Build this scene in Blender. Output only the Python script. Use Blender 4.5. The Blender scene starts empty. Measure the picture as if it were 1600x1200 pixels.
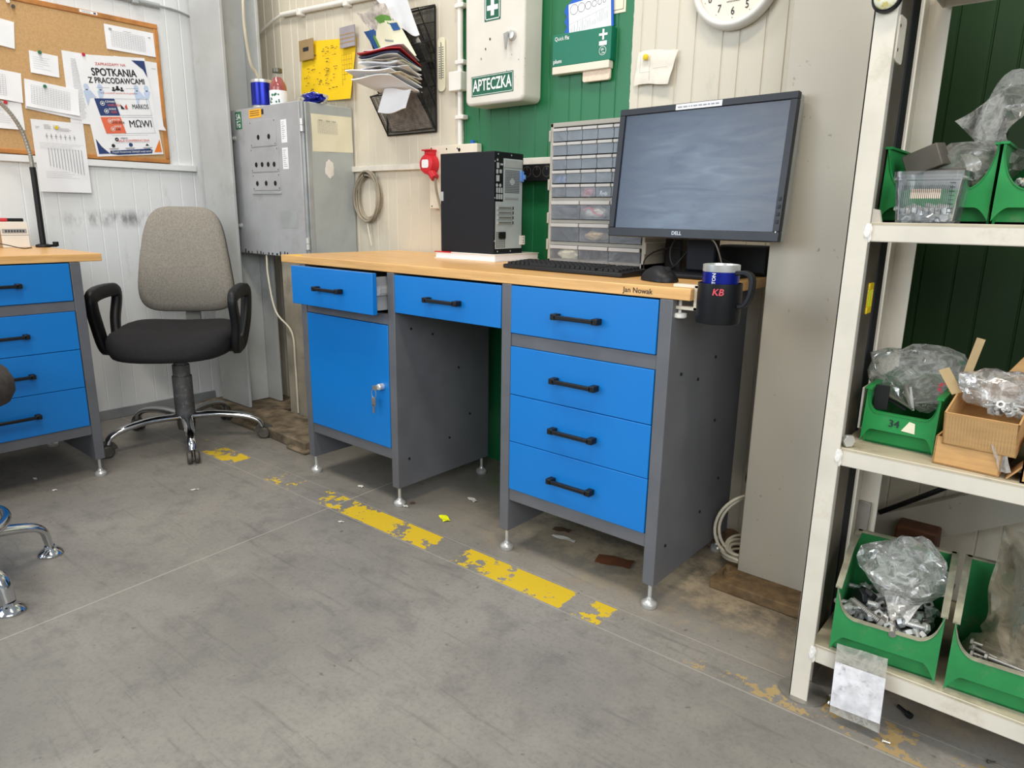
import bpy, bmesh, math, random
from mathutils import Vector, Matrix, noise
random.seed(7)
C = bpy.context.scene
COL = C.collection
PI = math.pi
R = math.radians
V = Vector

# ------------------------------------------------------------------ camera, world, lights
cam_d = bpy.data.cameras.new('camera')
cam = bpy.data.objects.new('camera', cam_d); COL.objects.link(cam)
cam_d.sensor_fit = 'HORIZONTAL'; cam_d.sensor_width = 36.0
cam_d.lens = 36.0 * 1089.3 / 1600.0
cam_d.clip_start = 0.02
PITCH, YAW, ROLL = -0.2386, -0.6943, 0.0151
_f = V((math.sin(YAW) * math.cos(PITCH), math.cos(YAW) * math.cos(PITCH), math.sin(PITCH)))
_r0 = V((math.cos(YAW), -math.sin(YAW), 0)); _u0 = _r0.cross(_f)
_r = _r0 * math.cos(ROLL) + _u0 * math.sin(ROLL); _u = -_r0 * math.sin(ROLL) + _u0 * math.cos(ROLL)
M4 = Matrix((_r, _u, -_f)).transposed().to_4x4()
M4.translation = V((2.4152, -1.5073, 1.0118))
cam.matrix_world = M4
C.camera = cam

wd = bpy.data.worlds.new('hall_ambient'); C.world = wd; wd.use_nodes = True
bg = wd.node_tree.nodes['Background']
bg.inputs[0].default_value = (0.86, 0.93, 1.0, 1); bg.inputs[1].default_value = 0.32
C.view_settings.view_transform = 'Standard'; C.view_settings.look = 'None'
C.view_settings.gamma = 1.0; C.view_settings.use_curve_mapping = False
C.view_settings.exposure = 0.17

def area(name, loc, target, sx, sy, power, col):
    d = bpy.data.lights.new(name, 'AREA'); d.shape = 'RECTANGLE'; d.size = sx; d.size_y = sy
    d.energy = power; d.color = col
    o = bpy.data.objects.new(name, d); COL.objects.link(o); o.location = loc
    o.rotation_euler = (V(target) - V(loc)).to_track_quat('-Z', 'Y').to_euler()
    return o
area('hall_window_and_fill_light', (-3.5, -5.6, 2.4), (1.2, 0.3, 1.0), 2.6, 2.6, 165, (0.66, 0.83, 1.0))
area('hall_window_and_fill_light', (-0.5, -4.8, 2.5), (-0.9, 0.2, 0.9), 2.4, 2.0, 58, (0.94, 0.98, 1.0))  # fill light added from the front to brighten the left corner, not a window
area('hall_door_light', (4.6, -3.4, 2.6), (-0.9, -0.3, 0.7), 3.6, 2.6, 140, (0.93, 0.97, 1.0))
area('ceiling_lamp_light', (2.1, -1.3, 4.3), (1.7, 0.2, 0.4), 1.3, 0.35, 56, (1.0, 0.90, 0.76))
area('ceiling_lamp_light', (-0.3, -0.9, 4.3), (0.0, 0.1, 0.4), 1.3, 0.35, 50, (1.0, 0.96, 0.9))

# ------------------------------------------------------------------ materials
def lin(c):
    return tuple(((x / 255) / 12.92 if x / 255 <= .04045 else ((x / 255 + .055) / 1.055) ** 2.4) for x in c)
class NT:
    def __init__(s, m): s.t = m.node_tree; s.n = s.t.nodes
    def add(s, ty, ins=None, **props):
        x = s.n.new(ty)
        for k, v in props.items(): setattr(x, k, v)
        for k, v in (ins or {}).items():
            i = x.inputs[k]
            if isinstance(v, bpy.types.NodeSocket): s.t.links.new(v, i)
            else: i.default_value = v
        return x
    def math(s, op, a, b=0.0, c=None, clamp=False):
        ins = {0: a, 1: b}
        if c is not None: ins[2] = c
        return s.add('ShaderNodeMath', ins, operation=op, use_clamp=clamp).outputs[0]
    def mix(s, f, a, b):
        x = s.n.new('ShaderNodeMix'); x.data_type = 'RGBA'
        for k, v in ((0, f), (6, a), (7, b)):
            if isinstance(v, bpy.types.NodeSocket): s.t.links.new(v, x.inputs[k])
            else: x.inputs[k].default_value = v if k == 0 else (*v[:3], 1)
        return x.outputs[2]
    def noise(s, vec, scale, detail=3, rough=.55, dist=0.0):
        return s.add('ShaderNodeTexNoise', {'Vector': vec, 'Scale': scale, 'Detail': detail, 'Roughness': rough, 'Distortion': dist}).outputs[0]
    def ramp(s, f, stops, interp='LINEAR'):
        x = s.add('ShaderNodeValToRGB', {0: f}); e = x.color_ramp; e.interpolation = interp
        while len(e.elements) < len(stops): e.elements.new(0.5)
        for el, (p, c) in zip(e.elements, stops):
            el.position = p; el.color = (c, c, c, 1) if not isinstance(c, tuple) else (*c[:3], 1)
        return x.outputs[0]
    def smooth(s, f, a, b):
        return s.add('ShaderNodeMapRange', {0: f, 1: a, 2: b, 3: 0.0, 4: 1.0}, interpolation_type='SMOOTHSTEP').outputs[0]
MATS = {}
def base_mat(name):
    m = bpy.data.materials.new(name); m.use_nodes = True
    t = NT(m); p = t.n['Principled BSDF']; MATS[name] = m
    return m, t, p
def mat(name, col, rough=.5, metal=0., var=.06, vs=9., bump=0., bs=220., spec=.5, alpha=1., coat=0., stretch=None, dirt=0., dcol=(70, 60, 48), ds=5., trans=0., ior=1.45):
    """one procedural finish: colour wander, optional dirt blotches, fine bump"""
    m, t, p = base_mat(name)
    tc = t.add('ShaderNodeTexCoord').outputs['Object']
    if stretch: tc = t.add('ShaderNodeMapping', {0: tc, 3: stretch}).outputs[0]
    l = lin(col)
    n1 = t.noise(tc, vs, 4)
    a = tuple(max(0, x * (1 - var * 2)) for x in l); b = tuple(min(1, x * (1 + var * 2)) for x in l)
    c = t.mix(t.smooth(n1, .25, .75), a, b)
    if dirt > 0:
        n2 = t.noise(tc, ds, 6, .7)
        c = t.mix(t.math('MULTIPLY', t.smooth(n2, .52, .75), dirt), c, lin(dcol))
    t.t.links.new(c, p.inputs['Base Color'])
    p.inputs['Metallic'].default_value = metal
    r = t.math('ADD', t.math('MULTIPLY', n1, .16), rough - .08, clamp=True)
    t.t.links.new(r, p.inputs['Roughness'])
    p.inputs['Specular IOR Level'].default_value = spec
    p.inputs['Alpha'].default_value = alpha
    p.inputs['IOR'].default_value = ior
    if trans: p.inputs['Transmission Weight'].default_value = trans
    if coat: p.inputs['Coat Weight'].default_value = coat
    if bump:
        nb = t.noise(tc, bs, 2)
        bn = t.add('ShaderNodeBump', {'Height': nb, 'Strength': bump, 'Distance': .001}).outputs[0]
        t.t.links.new(bn, p.inputs['Normal'])
    return m
def film(name, col, a0, a1, rough=.14, sc=22., gloss=1.35):
    """thin plastic film: mostly see-through, whitish along creases, mirror-like glints"""
    m, t, p = base_mat(name)
    tc = t.add('ShaderNodeTexCoord').outputs['Object']
    n = t.noise(tc, sc, 3, .55, .9)
    ridg = t.math('SUBTRACT', 1.0, t.math('MULTIPLY', t.math('ABSOLUTE', t.math('SUBTRACT', n, .5)), 9.0), clamp=True)
    al = t.math('ADD', t.math('MULTIPLY', ridg, a1 - a0), a0, clamp=True)
    bn = t.add('ShaderNodeBump', {'Height': n, 'Strength': .4, 'Distance': .005}).outputs[0]
    d = t.add('ShaderNodeBsdfDiffuse', {'Color': (*lin(col), 1), 'Normal': bn}).outputs[0]
    tl = t.add('ShaderNodeBsdfTranslucent', {'Color': (*lin(col), 1), 'Normal': bn}).outputs[0]
    body = t.add('ShaderNodeMixShader', {0: .4, 1: d, 2: tl}).outputs[0]
    see = t.add('ShaderNodeMixShader', {0: al, 1: t.add('ShaderNodeBsdfTransparent').outputs[0], 2: body}).outputs[0]
    gl = t.add('ShaderNodeBsdfGlossy', {'Color': (1, 1, 1, 1), 'Roughness': rough, 'Normal': bn}).outputs[0]
    fr = t.add('ShaderNodeFresnel', {'IOR': gloss, 'Normal': bn}).outputs[0]
    out = t.add('ShaderNodeMixShader', {0: fr, 1: see, 2: gl}).outputs[0]
    t.t.links.new(out, t.n['Material Output'].inputs[0])
    return m

mat('blue', (22, 124, 212), .42, var=.03, bump=.05, dirt=.0)
def blue_paint():
    m, t, p = base_mat('blue_paint')
    tc = t.add('ShaderNodeTexCoord').outputs['Object']
    c = t.mix(t.noise(tc, 3, 3), lin((0, 112, 192)), lin((4, 122, 203)))
    scuff = t.math('MULTIPLY', t.smooth(t.noise(tc, 7, 6, .72), .66, .76), t.smooth(t.noise(tc, 45, 3), .45, .6))
    c = t.mix(t.math('MULTIPLY', scuff, .35), c, lin((120, 150, 178)))
    t.t.links.new(c, p.inputs['Base Color']); p.inputs['Roughness'].default_value = .42
    nb = t.noise(tc, 300, 2)
    t.t.links.new(t.add('ShaderNodeBump', {'Height': nb, 'Strength': .06, 'Distance': .001}).outputs[0], p.inputs['Normal'])
blue_paint()
mat('skirting_grey', (146, 148, 150), .6)
mat('clear_lip', (176, 174, 170), .35, var=.04)
mat('grey_paint', (98, 99, 103), .42, var=.04, bump=.06, bs=300)
mat('black_plastic', (19, 20, 23), .45, var=.05, bump=.05, spec=.4)
mat('black_matte', (24, 24, 25), .7, var=.08)
mat('dark_void', (12, 12, 13), .9)
mat('zinc', (208, 208, 205), .3, .5, var=.08)
mat('chrome', (205, 207, 210), .12, 1., var=.05)
mat('steel_dull', (158, 155, 148), .42, .7, var=.15)
mat('steel_dark', (84, 80, 74), .55, .4, var=.2, dirt=.5, dcol=(140,136,128), ds=60)
mat('white_paper', (238, 239, 242), .8, var=.015)
mat('cream_paper', (232, 226, 198), .8, var=.02)
mat('wall_note_paper', (226, 219, 206), .85, var=.03, vs=30)
mat('ink', (70, 72, 80), .8)
mat('ink_light', (150, 152, 158), .8)
mat('ink_black', (38, 38, 46), .7)
mat('navy', (42, 62, 112), .7, var=.02)
mat('orange_print', (226, 110, 78), .7, var=.02)
mat('coral_print', (206, 92, 78), .7)
mat('paleblue_print', (186, 202, 226), .8)
mat('bright_orange', (238, 128, 40), .7)
mat('amber', (242, 178, 44), .6)
mat('red_print', (196, 52, 60), .7)
mat('print_green', (52, 110, 80), .7)
mat('yellow_card', (236, 196, 18), .7, var=.03)
mat('brown_card', (158, 132, 92), .7)
mat('grey_card', (156, 150, 156), .7)
mat('cream_plastic', (226, 216, 196), .45, var=.03)
mat('white_plastic', (232, 228, 220), .4, var=.02)
mat('offwhite_enamel', (218, 212, 200), .35, var=.02, coat=.2)
mat('sign_green', (18, 92, 66), .45)
mat('sign_white', (238, 240, 236), .5)
mat('wound_green', (10, 112, 84), .4, var=.03)
mat('cee_red', (206, 32, 44), .4)
mat('cobalt', (26, 40, 150), .25, .55, var=.05)
mat('card_blue', (24, 92, 196), .5)
mat('juice', (150, 26, 22), .12, var=.08, coat=.5)
mat('cap_grey', (110, 108, 96), .4, .5)
mat('bottle_glass', (225, 225, 220), .05, alpha=.10)
mat('bin_green', (30, 136, 66), .45, var=.05, vs=14, dirt=.55, dcol=(132, 128, 104), ds=16)
mat('bin_green_dusty', (40, 130, 70), .5, var=.06, vs=14, dirt=.75, dcol=(142, 136, 116), ds=11)
mat('cardboard', (196, 152, 98), .8, var=.06, vs=14, stretch=(1, 1, 8), dirt=.3, dcol=(128, 92, 58), ds=12)
mat('cardboard_pale', (212, 182, 134), .85, var=.06, vs=20)
mat('rack_paint', (214, 206, 190), .5, var=.04, dirt=.35, dcol=(150, 136, 112), ds=9)
mat('shelf_top', (186, 174, 148), .6, var=.08, dirt=.6, dcol=(120, 108, 88), ds=10)
mat('fabric_grey', (140, 134, 124), .95, var=.1, vs=160, bump=.5, bs=420)
mat('fabric_black', (32, 31, 33), .95, var=.12, vs=90, bump=.4, bs=400)
mat('fabric_brown', (62, 56, 52), .95, var=.15, vs=60, bump=.4, bs=400)
mat('cabinet_grey', (170, 171, 173), .45, .1, var=.05, vs=6, dirt=.3, dcol=(120, 112, 100), ds=7)
mat('cabinet_side', (176, 182, 180), .45, .1, var=.06, vs=6, dirt=.25, dcol=(112, 116, 112), ds=6)
mat('cable_white', (216, 208, 186), .5)
mat('cable_grey', (150, 140, 122), .6, var=.1)
mat('cable_black', (18, 18, 19), .5)
mat('pc_black', (20, 22, 28), .55, var=.03, bump=.1, bs=500, spec=.3)
mat('pc_steel', (186, 196, 200), .38, .25, var=.05)
mat('pc_hole', (26, 28, 30), .8)
mat('latch_blue', (104, 148, 220), .4)
mat('screen_frame', (30, 33, 40), .42, var=.03)
mat('silver_edge', (172, 176, 176), .35, .3)
mat('trunk_dirty', (152, 144, 128), .7, var=.1, dirt=.5, dcol=(100, 92, 78), ds=8)
mat('rim_dust', (150, 146, 124), .8, var=.15, vs=30, dirt=.6, dcol=(66, 130, 84), ds=14)
mat('lift_dusty', (104, 103, 102), .6, .3, var=.2, dirt=.7, dcol=(168, 166, 162), ds=70)
mat('block_grey', (112, 106, 96), .6, .3, var=.1)
mat('drawer_frame', (160, 155, 144), .5, var=.03)
film('drawer_clear', (186, 188, 192), .16, .26, .25, 9, 1.35)
film('bag_film', (250, 247, 240), .20, .48, .12, 34, 1.5)
film('bag_haze', (236, 231, 220), .30, .56, .14, 26, 1.5)
film('bag_dirty', (164, 152, 128), .42, .8, .42, 16, 1.3)
film('tub_clear', (232, 236, 240), .10, .16, .08, 6, 1.4)
mat('zip_white', (214, 211, 212), .6, var=.1, vs=40, dirt=.95, dcol=(96, 92, 94), ds=30)
mat('print_frost', (64, 72, 70), .6, var=.3, vs=60)
mat('rust', (112, 90, 62), .85, var=.2, vs=26, dirt=.8, dcol=(84, 74, 60), ds=14)
mat('plinth_dirty', (116, 102, 82), .9, var=.25, vs=18, dirt=.7, dcol=(58, 50, 40), ds=12)
mat('cork', (196, 158, 110), .9, var=.05, vs=150, bump=.3, bs=260)
mat('cork_frame', (184, 124, 66), .55, var=.14, vs=12, stretch=(1, 1, 1))
mat('pin_yellow', (226, 196, 30), .35)
mat('pin_red', (190, 40, 60), .35)
mat('pin_green', (46, 110, 80), .35)
mat('pin_grey', (92, 92, 92), .35, .5)
mat('vial_yellow', (236, 200, 20), .4)
mat('level_brown', (112, 102, 92), .45, .5, var=.12)
mat('level_grey', (176, 170, 158), .4, .5)
mat('lime', (190, 210, 40), .5)
mat('acid_yellow', (232, 236, 20), .6)
mat('wire_black', (26, 26, 27), .5, .3)
mat('red_folder', (170, 24, 34), .5)
mat('cover_navy', (34, 50, 90), .5)
mat('mag_green', (96, 146, 62), .6)
mat('mag_blue', (40, 88, 150), .6)
mat('newsprint', (196, 186, 176), .8, var=.2, vs=40)
mat('plaster_paper', (236, 214, 192), .8, var=.05, vs=90)
mat('hot_pink', (226, 84, 96), .6)
mat('dial_cream', (240, 230, 212), .6, var=.01)
mat('wood_dark', (96, 58, 36), .6, var=.2, stretch=(1, 1, 6))
mat('bit_brown', (92, 72, 52), .9, var=.2)
mat('bit_white', (206, 204, 196), .9, var=.1)

def wood():
    m, t, p = base_mat('beech_top')
    tc = t.add('ShaderNodeTexCoord').outputs['Object']
    mp = t.add('ShaderNodeMapping', {0: tc, 3: (1.6, 16., 30.)}).outputs[0]
    n = t.noise(mp, 3.2, 6, .6, .6)
    c = t.mix(t.smooth(n, .3, .72), lin((214, 164, 100)), lin((236, 186, 120)))
    fl = t.noise(t.add('ShaderNodeMapping', {0: tc, 3: (22., 160., 160.)}).outputs[0], 4, 2)
    c = t.mix(t.math('MULTIPLY', t.smooth(fl, .6, .72), .3), c, lin((184, 130, 76)))
    t.t.links.new(c, p.inputs['Base Color']); p.inputs['Roughness'].default_value = .34
    p.inputs['Specular IOR Level'].default_value = .55
wood()
def mesh_wire():
    m, t, p = base_mat('wire_mesh')
    tc = t.add('ShaderNodeTexCoord').outputs['Object']
    s = t.add('ShaderNodeSeparateXYZ', {0: tc})
    f = lambda o: t.math('LESS_THAN', t.math('FRACT', t.math('MULTIPLY', o, 260.)), .27)
    g = t.math('MAXIMUM', f(t.math('ADD', s.outputs[0], s.outputs[1])), f(s.outputs[2]))
    t.t.links.new(g, p.inputs['Alpha'])
    p.inputs['Base Color'].default_value = (*lin((30, 30, 31)), 1); p.inputs['Roughness'].default_value = .5
mesh_wire()
def screen():
    m, t, p = base_mat('screen_glass')
    tc = t.add('ShaderNodeTexCoord').outputs['Object']
    mp = t.add('ShaderNodeMapping', {0: tc, 3: (3., 3., 16.)}).outputs[0]
    n = t.noise(mp, 1.6, 4, .6, 1.6)
    c = t.mix(t.smooth(n, .35, .7), lin((24, 35, 56)), lin((34, 47, 72)))
    t.t.links.new(c, p.inputs['Base Color'])
    t.t.links.new(t.math('ADD', t.math('MULTIPLY', n, .30), .10), p.inputs['Roughness'])
    p.inputs['Specular IOR Level'].default_value = .6
screen()
def clock_glitter():
    m, t, p = base_mat('glitter')
    tc = t.add('ShaderNodeTexCoord').outputs['Object']
    v = t.add('ShaderNodeTexVoronoi', {'Vector': tc, 'Scale': 260.})
    c = t.mix(t.smooth(t.noise(tc, 90, 3), .4, .65), lin((236, 232, 206)), lin((206, 190, 90)))
    t.t.links.new(c, p.inputs['Base Color']); p.inputs['Roughness'].default_value = .3
clock_glitter()
def column_paint():
    m, t, p = base_mat('column_paint')
    tc = t.add('ShaderNodeTexCoord').outputs['Object']
    c = t.mix(t.noise(tc, 2.4, 5, .6), lin((176, 168, 152)), lin((196, 189, 174)))
    sp = t.smooth(t.noise(tc, 42, 3), .68, .74)
    c = t.mix(t.math('MULTIPLY', sp, .5), c, lin((110, 100, 84)))
    t.t.links.new(c, p.inputs['Base Color']); p.inputs['Roughness'].default_value = .5
column_paint()
mat('column_grey', (182, 184, 182), .5, .0, var=.05, vs=4, dirt=.25, dcol=(126, 120, 108), ds=6)
def walls():
    for nm, ca, cb in (('wall_back_paint', (204, 195, 176), (214, 206, 188)), ('wall_left_paint', (226, 228, 228), (238, 240, 240))):
        m, t, p = base_mat(nm)
        tc = t.add('ShaderNodeTexCoord').outputs['Object']
        c = t.mix(t.noise(tc, 1.7, 4), lin(ca), lin(cb))
        s = t.add('ShaderNodeSeparateXYZ', {0: tc})
        x, y, z = s.outputs
        sm = t.noise(t.add('ShaderNodeMapping', {0: tc, 3: (1., 1., .35)}).outputs[0], 9, 6, .75)
        low = t.smooth(z, 1.2, .1)
        c = t.mix(t.math('MULTIPLY', t.smooth(sm, .56, .78), .34), c, lin((132, 126, 116)))
        if nm == 'wall_back_paint':
            ed = t.math('MULTIPLY', t.math('SUBTRACT', t.noise(tc, 60, 3), .5), .006)
            xe = t.math('ADD', x, ed)
            g1 = t.math('MULTIPLY', t.math('GREATER_THAN', xe, .392), t.math('LESS_THAN', xe, 1.142))
            c = t.mix(g1, c, t.mix(t.noise(tc, 4, 3), lin((20, 104, 60)), lin((30, 116, 70))))
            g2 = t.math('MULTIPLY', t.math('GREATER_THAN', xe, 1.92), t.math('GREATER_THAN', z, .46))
            c = t.mix(g2, c, t.mix(t.noise(tc, 2.2, 3), lin((24, 46, 19)), lin((36, 70, 26))))  # green paint behind the rack, its colour darkened for the shelves' shade
        else:
            # black scuff streak where chair backs rub the wall
            k = t.math('MULTIPLY', t.smooth(t.math('ABSOLUTE', t.math('SUBTRACT', z, .965)), .055, .0), t.math('MULTIPLY', t.smooth(y, -.5, -.1), t.smooth(sm, .42, .62)))
            c = t.mix(t.math('MULTIPLY', k, .75), c, lin((96, 92, 98)))
        t.t.links.new(c, p.inputs['Base Color']); p.inputs['Roughness'].default_value = .42
walls()
def floor_mat():
    m, t, p = base_mat('concrete_floor')
    tc = t.add('ShaderNodeTexCoord').outputs['Object']
    s = t.add('ShaderNodeSeparateXYZ', {0: tc}); x, y, z = s.outputs
    n1 = t.noise(tc, 1.1, 6, .62, .4); n2 = t.noise(tc, 8, 8, .74); n3 = t.noise(tc, 95, 4, .75)
    c = t.mix(t.smooth(n1, .3, .7), lin((124, 120, 113)), lin((153, 147, 137)))
    c = t.mix(t.math('MULTIPLY', t.smooth(n2, .46, .70), .46), c, lin((94, 92, 90)))
    c = t.mix(t.math('MULTIPLY', t.smooth(n3, .45, .72), .36), c, lin((96, 94, 92)))
    st = t.noise(t.add('ShaderNodeMapping', {0: tc, 2: (0, 0, .5), 3: (2., 22., 1.)}).outputs[0], 1.4, 5, .7, .5)
    c = t.mix(t.math('MULTIPLY', t.smooth(st, .54, .72), .42), c, lin((84, 82, 80)))
    sp = t.noise(tc, 30, 2); c = t.mix(t.math('MULTIPLY', t.smooth(sp, .70, .73), .5), c, lin((74, 72, 70)))
    # brown damp staining towards the back wall by the right column
    br = t.math('MULTIPLY', t.smooth(t.math('ADD', y, t.math('MULTIPLY', t.math('SUBTRACT', n2, .5), .5)), -.06, .2), t.smooth(x, .5, 1.5))
    c = t.mix(t.math('MULTIPLY', br, .72), c, t.mix(t.smooth(n2, .35, .62), lin((88, 74, 55)), lin((188, 168, 136))))
    br2 = t.math('MULTIPLY', t.smooth(y, .0, .3), t.smooth(x, .9, .0))
    c = t.mix(t.math('MULTIPLY', br2, .5), c, lin((112, 104, 90)))
    gr = t.math('MULTIPLY', t.math('MULTIPLY', t.smooth(x, .6, .7), t.smooth(x, 1.0, .85)), t.smooth(y, .3, .45))
    c = t.mix(t.math('MULTIPLY', gr, t.smooth(n2, .35, .6)), c, lin((104, 124, 84)))
    # worn yellow floor line: paint survives in patches along x
    yy = t.math('ADD', y, t.math('MULTIPLY', t.math('SUBTRACT', x, .5), -.012))
    band = t.math('MULTIPLY', t.math('GREATER_THAN', yy, -.163), t.math('LESS_THAN', yy, -.066))
    xn = t.math('DIVIDE', t.math('ADD', x, 1.0), 4.0)
    P = lambda v: (v + 1.0) / 4.0
    dens = t.ramp(xn, [(P(-.66), 0.), (P(-.62), .40), (P(-.52), .40), (P(-.47), .2), (P(-.43), .53), (P(-.2), .51), (P(-.17), .1), (P(.02), .36), (P(.1), .47), (P(.24), .45), (P(.27), .1), (P(.36), .48), (P(.5), .50), (P(.53), .57), (P(.95), .56), (P(.97), .2), (P(1.03), .2), (P(1.06), .545), (P(1.45), .58), (P(1.47), .2), (P(1.52), .53), (P(1.58), .5), (P(1.6), .0), (P(1.84), .44), (P(2.1), .47), (P(2.5), .44)][:32])
    w = t.math('ADD', t.math('MULTIPLY', t.math('SUBTRACT', t.noise(tc, 11, 5, .62), .5), .85), t.math('ADD', t.math('MULTIPLY', t.noise(tc, 55, 4, .7), .30), .35))
    paint = t.math('MULTIPLY', band, t.math('GREATER_THAN', t.math('ADD', dens, .0), w))
    yc = t.mix(t.smooth(x, 1.55, 1.8), lin((226, 190, 24)), lin((190, 156, 84)))
    c = t.mix(t.math('MULTIPLY', paint, t.math('SUBTRACT', .93, t.math('MULTIPLY', t.smooth(x, 1.55, 1.8), .33))), c, yc)
    # saw-cut joints
    j1 = t.math('LESS_THAN', t.math('ABSOLUTE', t.math('SUBTRACT', yy, -.168)), .0022)
    jx = t.math('ADD', x, t.math('MULTIPLY', t.math('ADD', y, .176), .0635))
    j2 = t.math('LESS_THAN', t.math('ABSOLUTE', t.math('SUBTRACT', jx, .469)), .0024)
    j3 = t.math('MULTIPLY', t.math('LESS_THAN', t.math('ABSOLUTE', t.math('SUBTRACT', yy, -.06)), .0014), .6)
    jj = t.math('MAXIMUM', t.math('MAXIMUM', t.math('MULTIPLY', j1, .55), t.math('MULTIPLY', j2, .8)), j3)
    c = t.mix(t.math('MULTIPLY', jj, .75), c, lin((186, 180, 168)))
    t.t.links.new(c, p.inputs['Base Color'])
    t.t.links.new(t.math('ADD', t.math('MULTIPLY', n2, .3), .38), p.inputs['Roughness'])
    b = t.add('ShaderNodeBump', {'Height': t.math('ADD', n3, t.math('MULTIPLY', jj, -.5)), 'Strength': .15, 'Distance': .002}).outputs[0]
    t.t.links.new(b, p.inputs['Normal'])
floor_mat()

# ------------------------------------------------------------------ mesh helpers
WM = {}
class B:
    def __init__(s): s.v = []; s.f = []
    def add(s, vs, fs):
        o = len(s.v); s.v += [V(p) for p in vs]; s.f += [tuple(i + o for i in f) for f in fs]; return s
    def box(s, x0, x1, y0, y1, z0, z1, m=None):
        p = [V((x, y, z)) for z in (z0, z1) for y in (y0, y1) for x in (x0, x1)]
        if m: p = [m @ q for q in p]
        return s.add(p, [(0, 2, 3, 1), (4, 5, 7, 6), (0, 1, 5, 4), (2, 6, 7, 3), (0, 4, 6, 2), (1, 3, 7, 5)])
    def rings(s, rs, cap0=True, cap1=True, closed=False):
        n = len(rs[0]); o = len(s.v)
        for r in rs: s.v += [V(p) for p in r]
        k = len(rs)
        for i in range(k if closed else k - 1):
            a = o + i * n; b = o + ((i + 1) % k) * n
            for j in range(n): s.f.append((a + j, a + (j + 1) % n, b + (j + 1) % n, b + j))
        if not closed:
            if cap0: s.f.append(tuple(o + j for j in reversed(range(n))))
            if cap1: s.f.append(tuple(o + (k - 1) * n + j for j in range(n)))
        return s
    def lathe(s, prof, m=None, n=24, cap0=True, cap1=True):
        m = m or Matrix()
        return s.rings([[m @ V((r * math.cos(a), r * math.sin(a), z)) for a in (2 * PI * j / n for j in range(n))] for r, z in prof], cap0, cap1)
    def cyl(s, p0, p1, r0, r1=None, n=16):
        return s.lathe([(r0, 0), (r0 if r1 is None else r1, (V(p1) - V(p0)).length)], axis(p0, p1), n)
    def sweep(s, path, sec, up=(0, 0, 1), closed=False, scale=None):
        path = [V(p) for p in path]; rs = []; k = len(path); up = V(up); pb = None
        for i, p in enumerate(path):
            a = path[(i - 1) % k] if (closed or i > 0) else p; b = path[(i + 1) % k] if (closed or i < k - 1) else p
            t = (b - a).normalized()
            if pb is None:
                side = t.cross(up)
                if side.length < 1e-4: side = t.cross(V((1, 0, 0)))
            else: side = pb - t * pb.dot(t)
            side.normalize(); pb = side; n2 = side.cross(t)
            q = scale[i] if scale else 1
            rs.append([p + side * (u * q) + n2 * (w * q) for u, w in sec])
        return s.rings(rs, closed=closed)
    def tube(s, path, r, n=8, closed=False, scale=None, up=(0, 0, 1)):
        return s.sweep(path, [(r * math.cos(2 * PI * j / n), r * math.sin(2 * PI * j / n)) for j in range(n)], up, closed, scale)
    def prism(s, pts, h0, h1, m=None):
        m = m or Matrix()
        return s.rings([[m @ V((x, y, h)) for x, y in pts] for h in (h0, h1)])
    def poly(s, pts, m, h=0.):
        return s.add([m @ V((x, y, h)) for x, y in pts], [tuple(range(len(pts)))])
    def rect(s, x0, x1, y0, y1, m, h=0.): return s.poly([(x0, y0), (x1, y0), (x1, y1), (x0, y1)], m, h)
    def disc(s, x, y, r, m, h=0., n=20, ry=None):
        return s.poly([(x + r * math.cos(2 * PI * j / n), y + (ry or r) * math.sin(2 * PI * j / n)) for j in range(n)], m, h)
    def ring2(s, x, y, r0, r1, m, h=0., n=28):
        o = len(s.v)
        for j in range(n):
            a = 2 * PI * j / n
            for r in (r0, r1): s.v.append(m @ V((x + r * math.cos(a), y + r * math.sin(a), h)))
        for j in range(n):
            k = (j + 1) % n; s.f.append((o + 2 * j, o + 2 * k, o + 2 * k + 1, o + 2 * j + 1))
        return s
    def sheet(s, c, nx=8, ny=8, fn=None, th=.0008):
        """bilinear patch through corners TL,TR,BR,BL with thickness; fn(u,v)->(dx,dy,dz)"""
        c = [V(p) for p in c]; n = (c[1] - c[0]).cross(c[3] - c[0]).normalized()
        g = lambda u, v, k: (c[0] * (1 - u) + c[1] * u) * (1 - v) + (c[3] * (1 - u) + c[2] * u) * v + (V(fn(u, v)) if fn else V((0, 0, 0))) + n * k
        o = len(s.v)
        for k in (0, th):
            for j in range(ny + 1):
                for i in range(nx + 1): s.v.append(g(i / nx, j / ny, k))
        w = nx + 1; h = (nx + 1) * (ny + 1)
        for j in range(ny):
            for i in range(nx):
                a = o + j * w + i
                s.f.append((a, a + 1, a + w + 1, a + w)); s.f.append((a + h, a + h + w, a + h + w + 1, a + h + 1))
        edge = [i for i in range(nx)] + [nx + j * w for j in range(ny)] + [ny * w + i for i in range(nx, 0, -1)] + [j * w for j in range(ny, 0, -1)]
        for q in range(len(edge)):
            a, b = o + edge[q], o + edge[(q + 1) % len(edge)]
            s.f.append((a, a + h, b + h, b))
        return s
    def blob(s, c, rad, seed=0, amp=.25, freq=2.2, sub=4, floor=None, crease=.5):
        bm = bmesh.new(); bmesh.ops.create_icosphere(bm, subdivisions=sub, radius=1)
        o = len(s.v); off = V((seed * 7.3, seed * 3.1, seed * 1.7))
        for q in bm.verts:
            d = q.co.normalized()
            a = noise.fractal(d * freq + off, 1, 2, 4)
            r1 = noise.voronoi(d * freq * 1.15 + off + V((a, a, a)) * .15)[0][0]; r2 = noise.voronoi(d * freq * 2.6 + off)[0][0]
            k = 1 + amp * .9 * noise.noise(d * freq * .8 + off) + amp * crease * ((r1 - .4) * 1.3 + (r2 - .4) * .45)
            p = V(c) + V((d.x * rad[0], d.y * rad[1], d.z * rad[2])) * k
            if floor is not None and p.z < floor: p.z = floor
            s.v.append(p)
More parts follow.
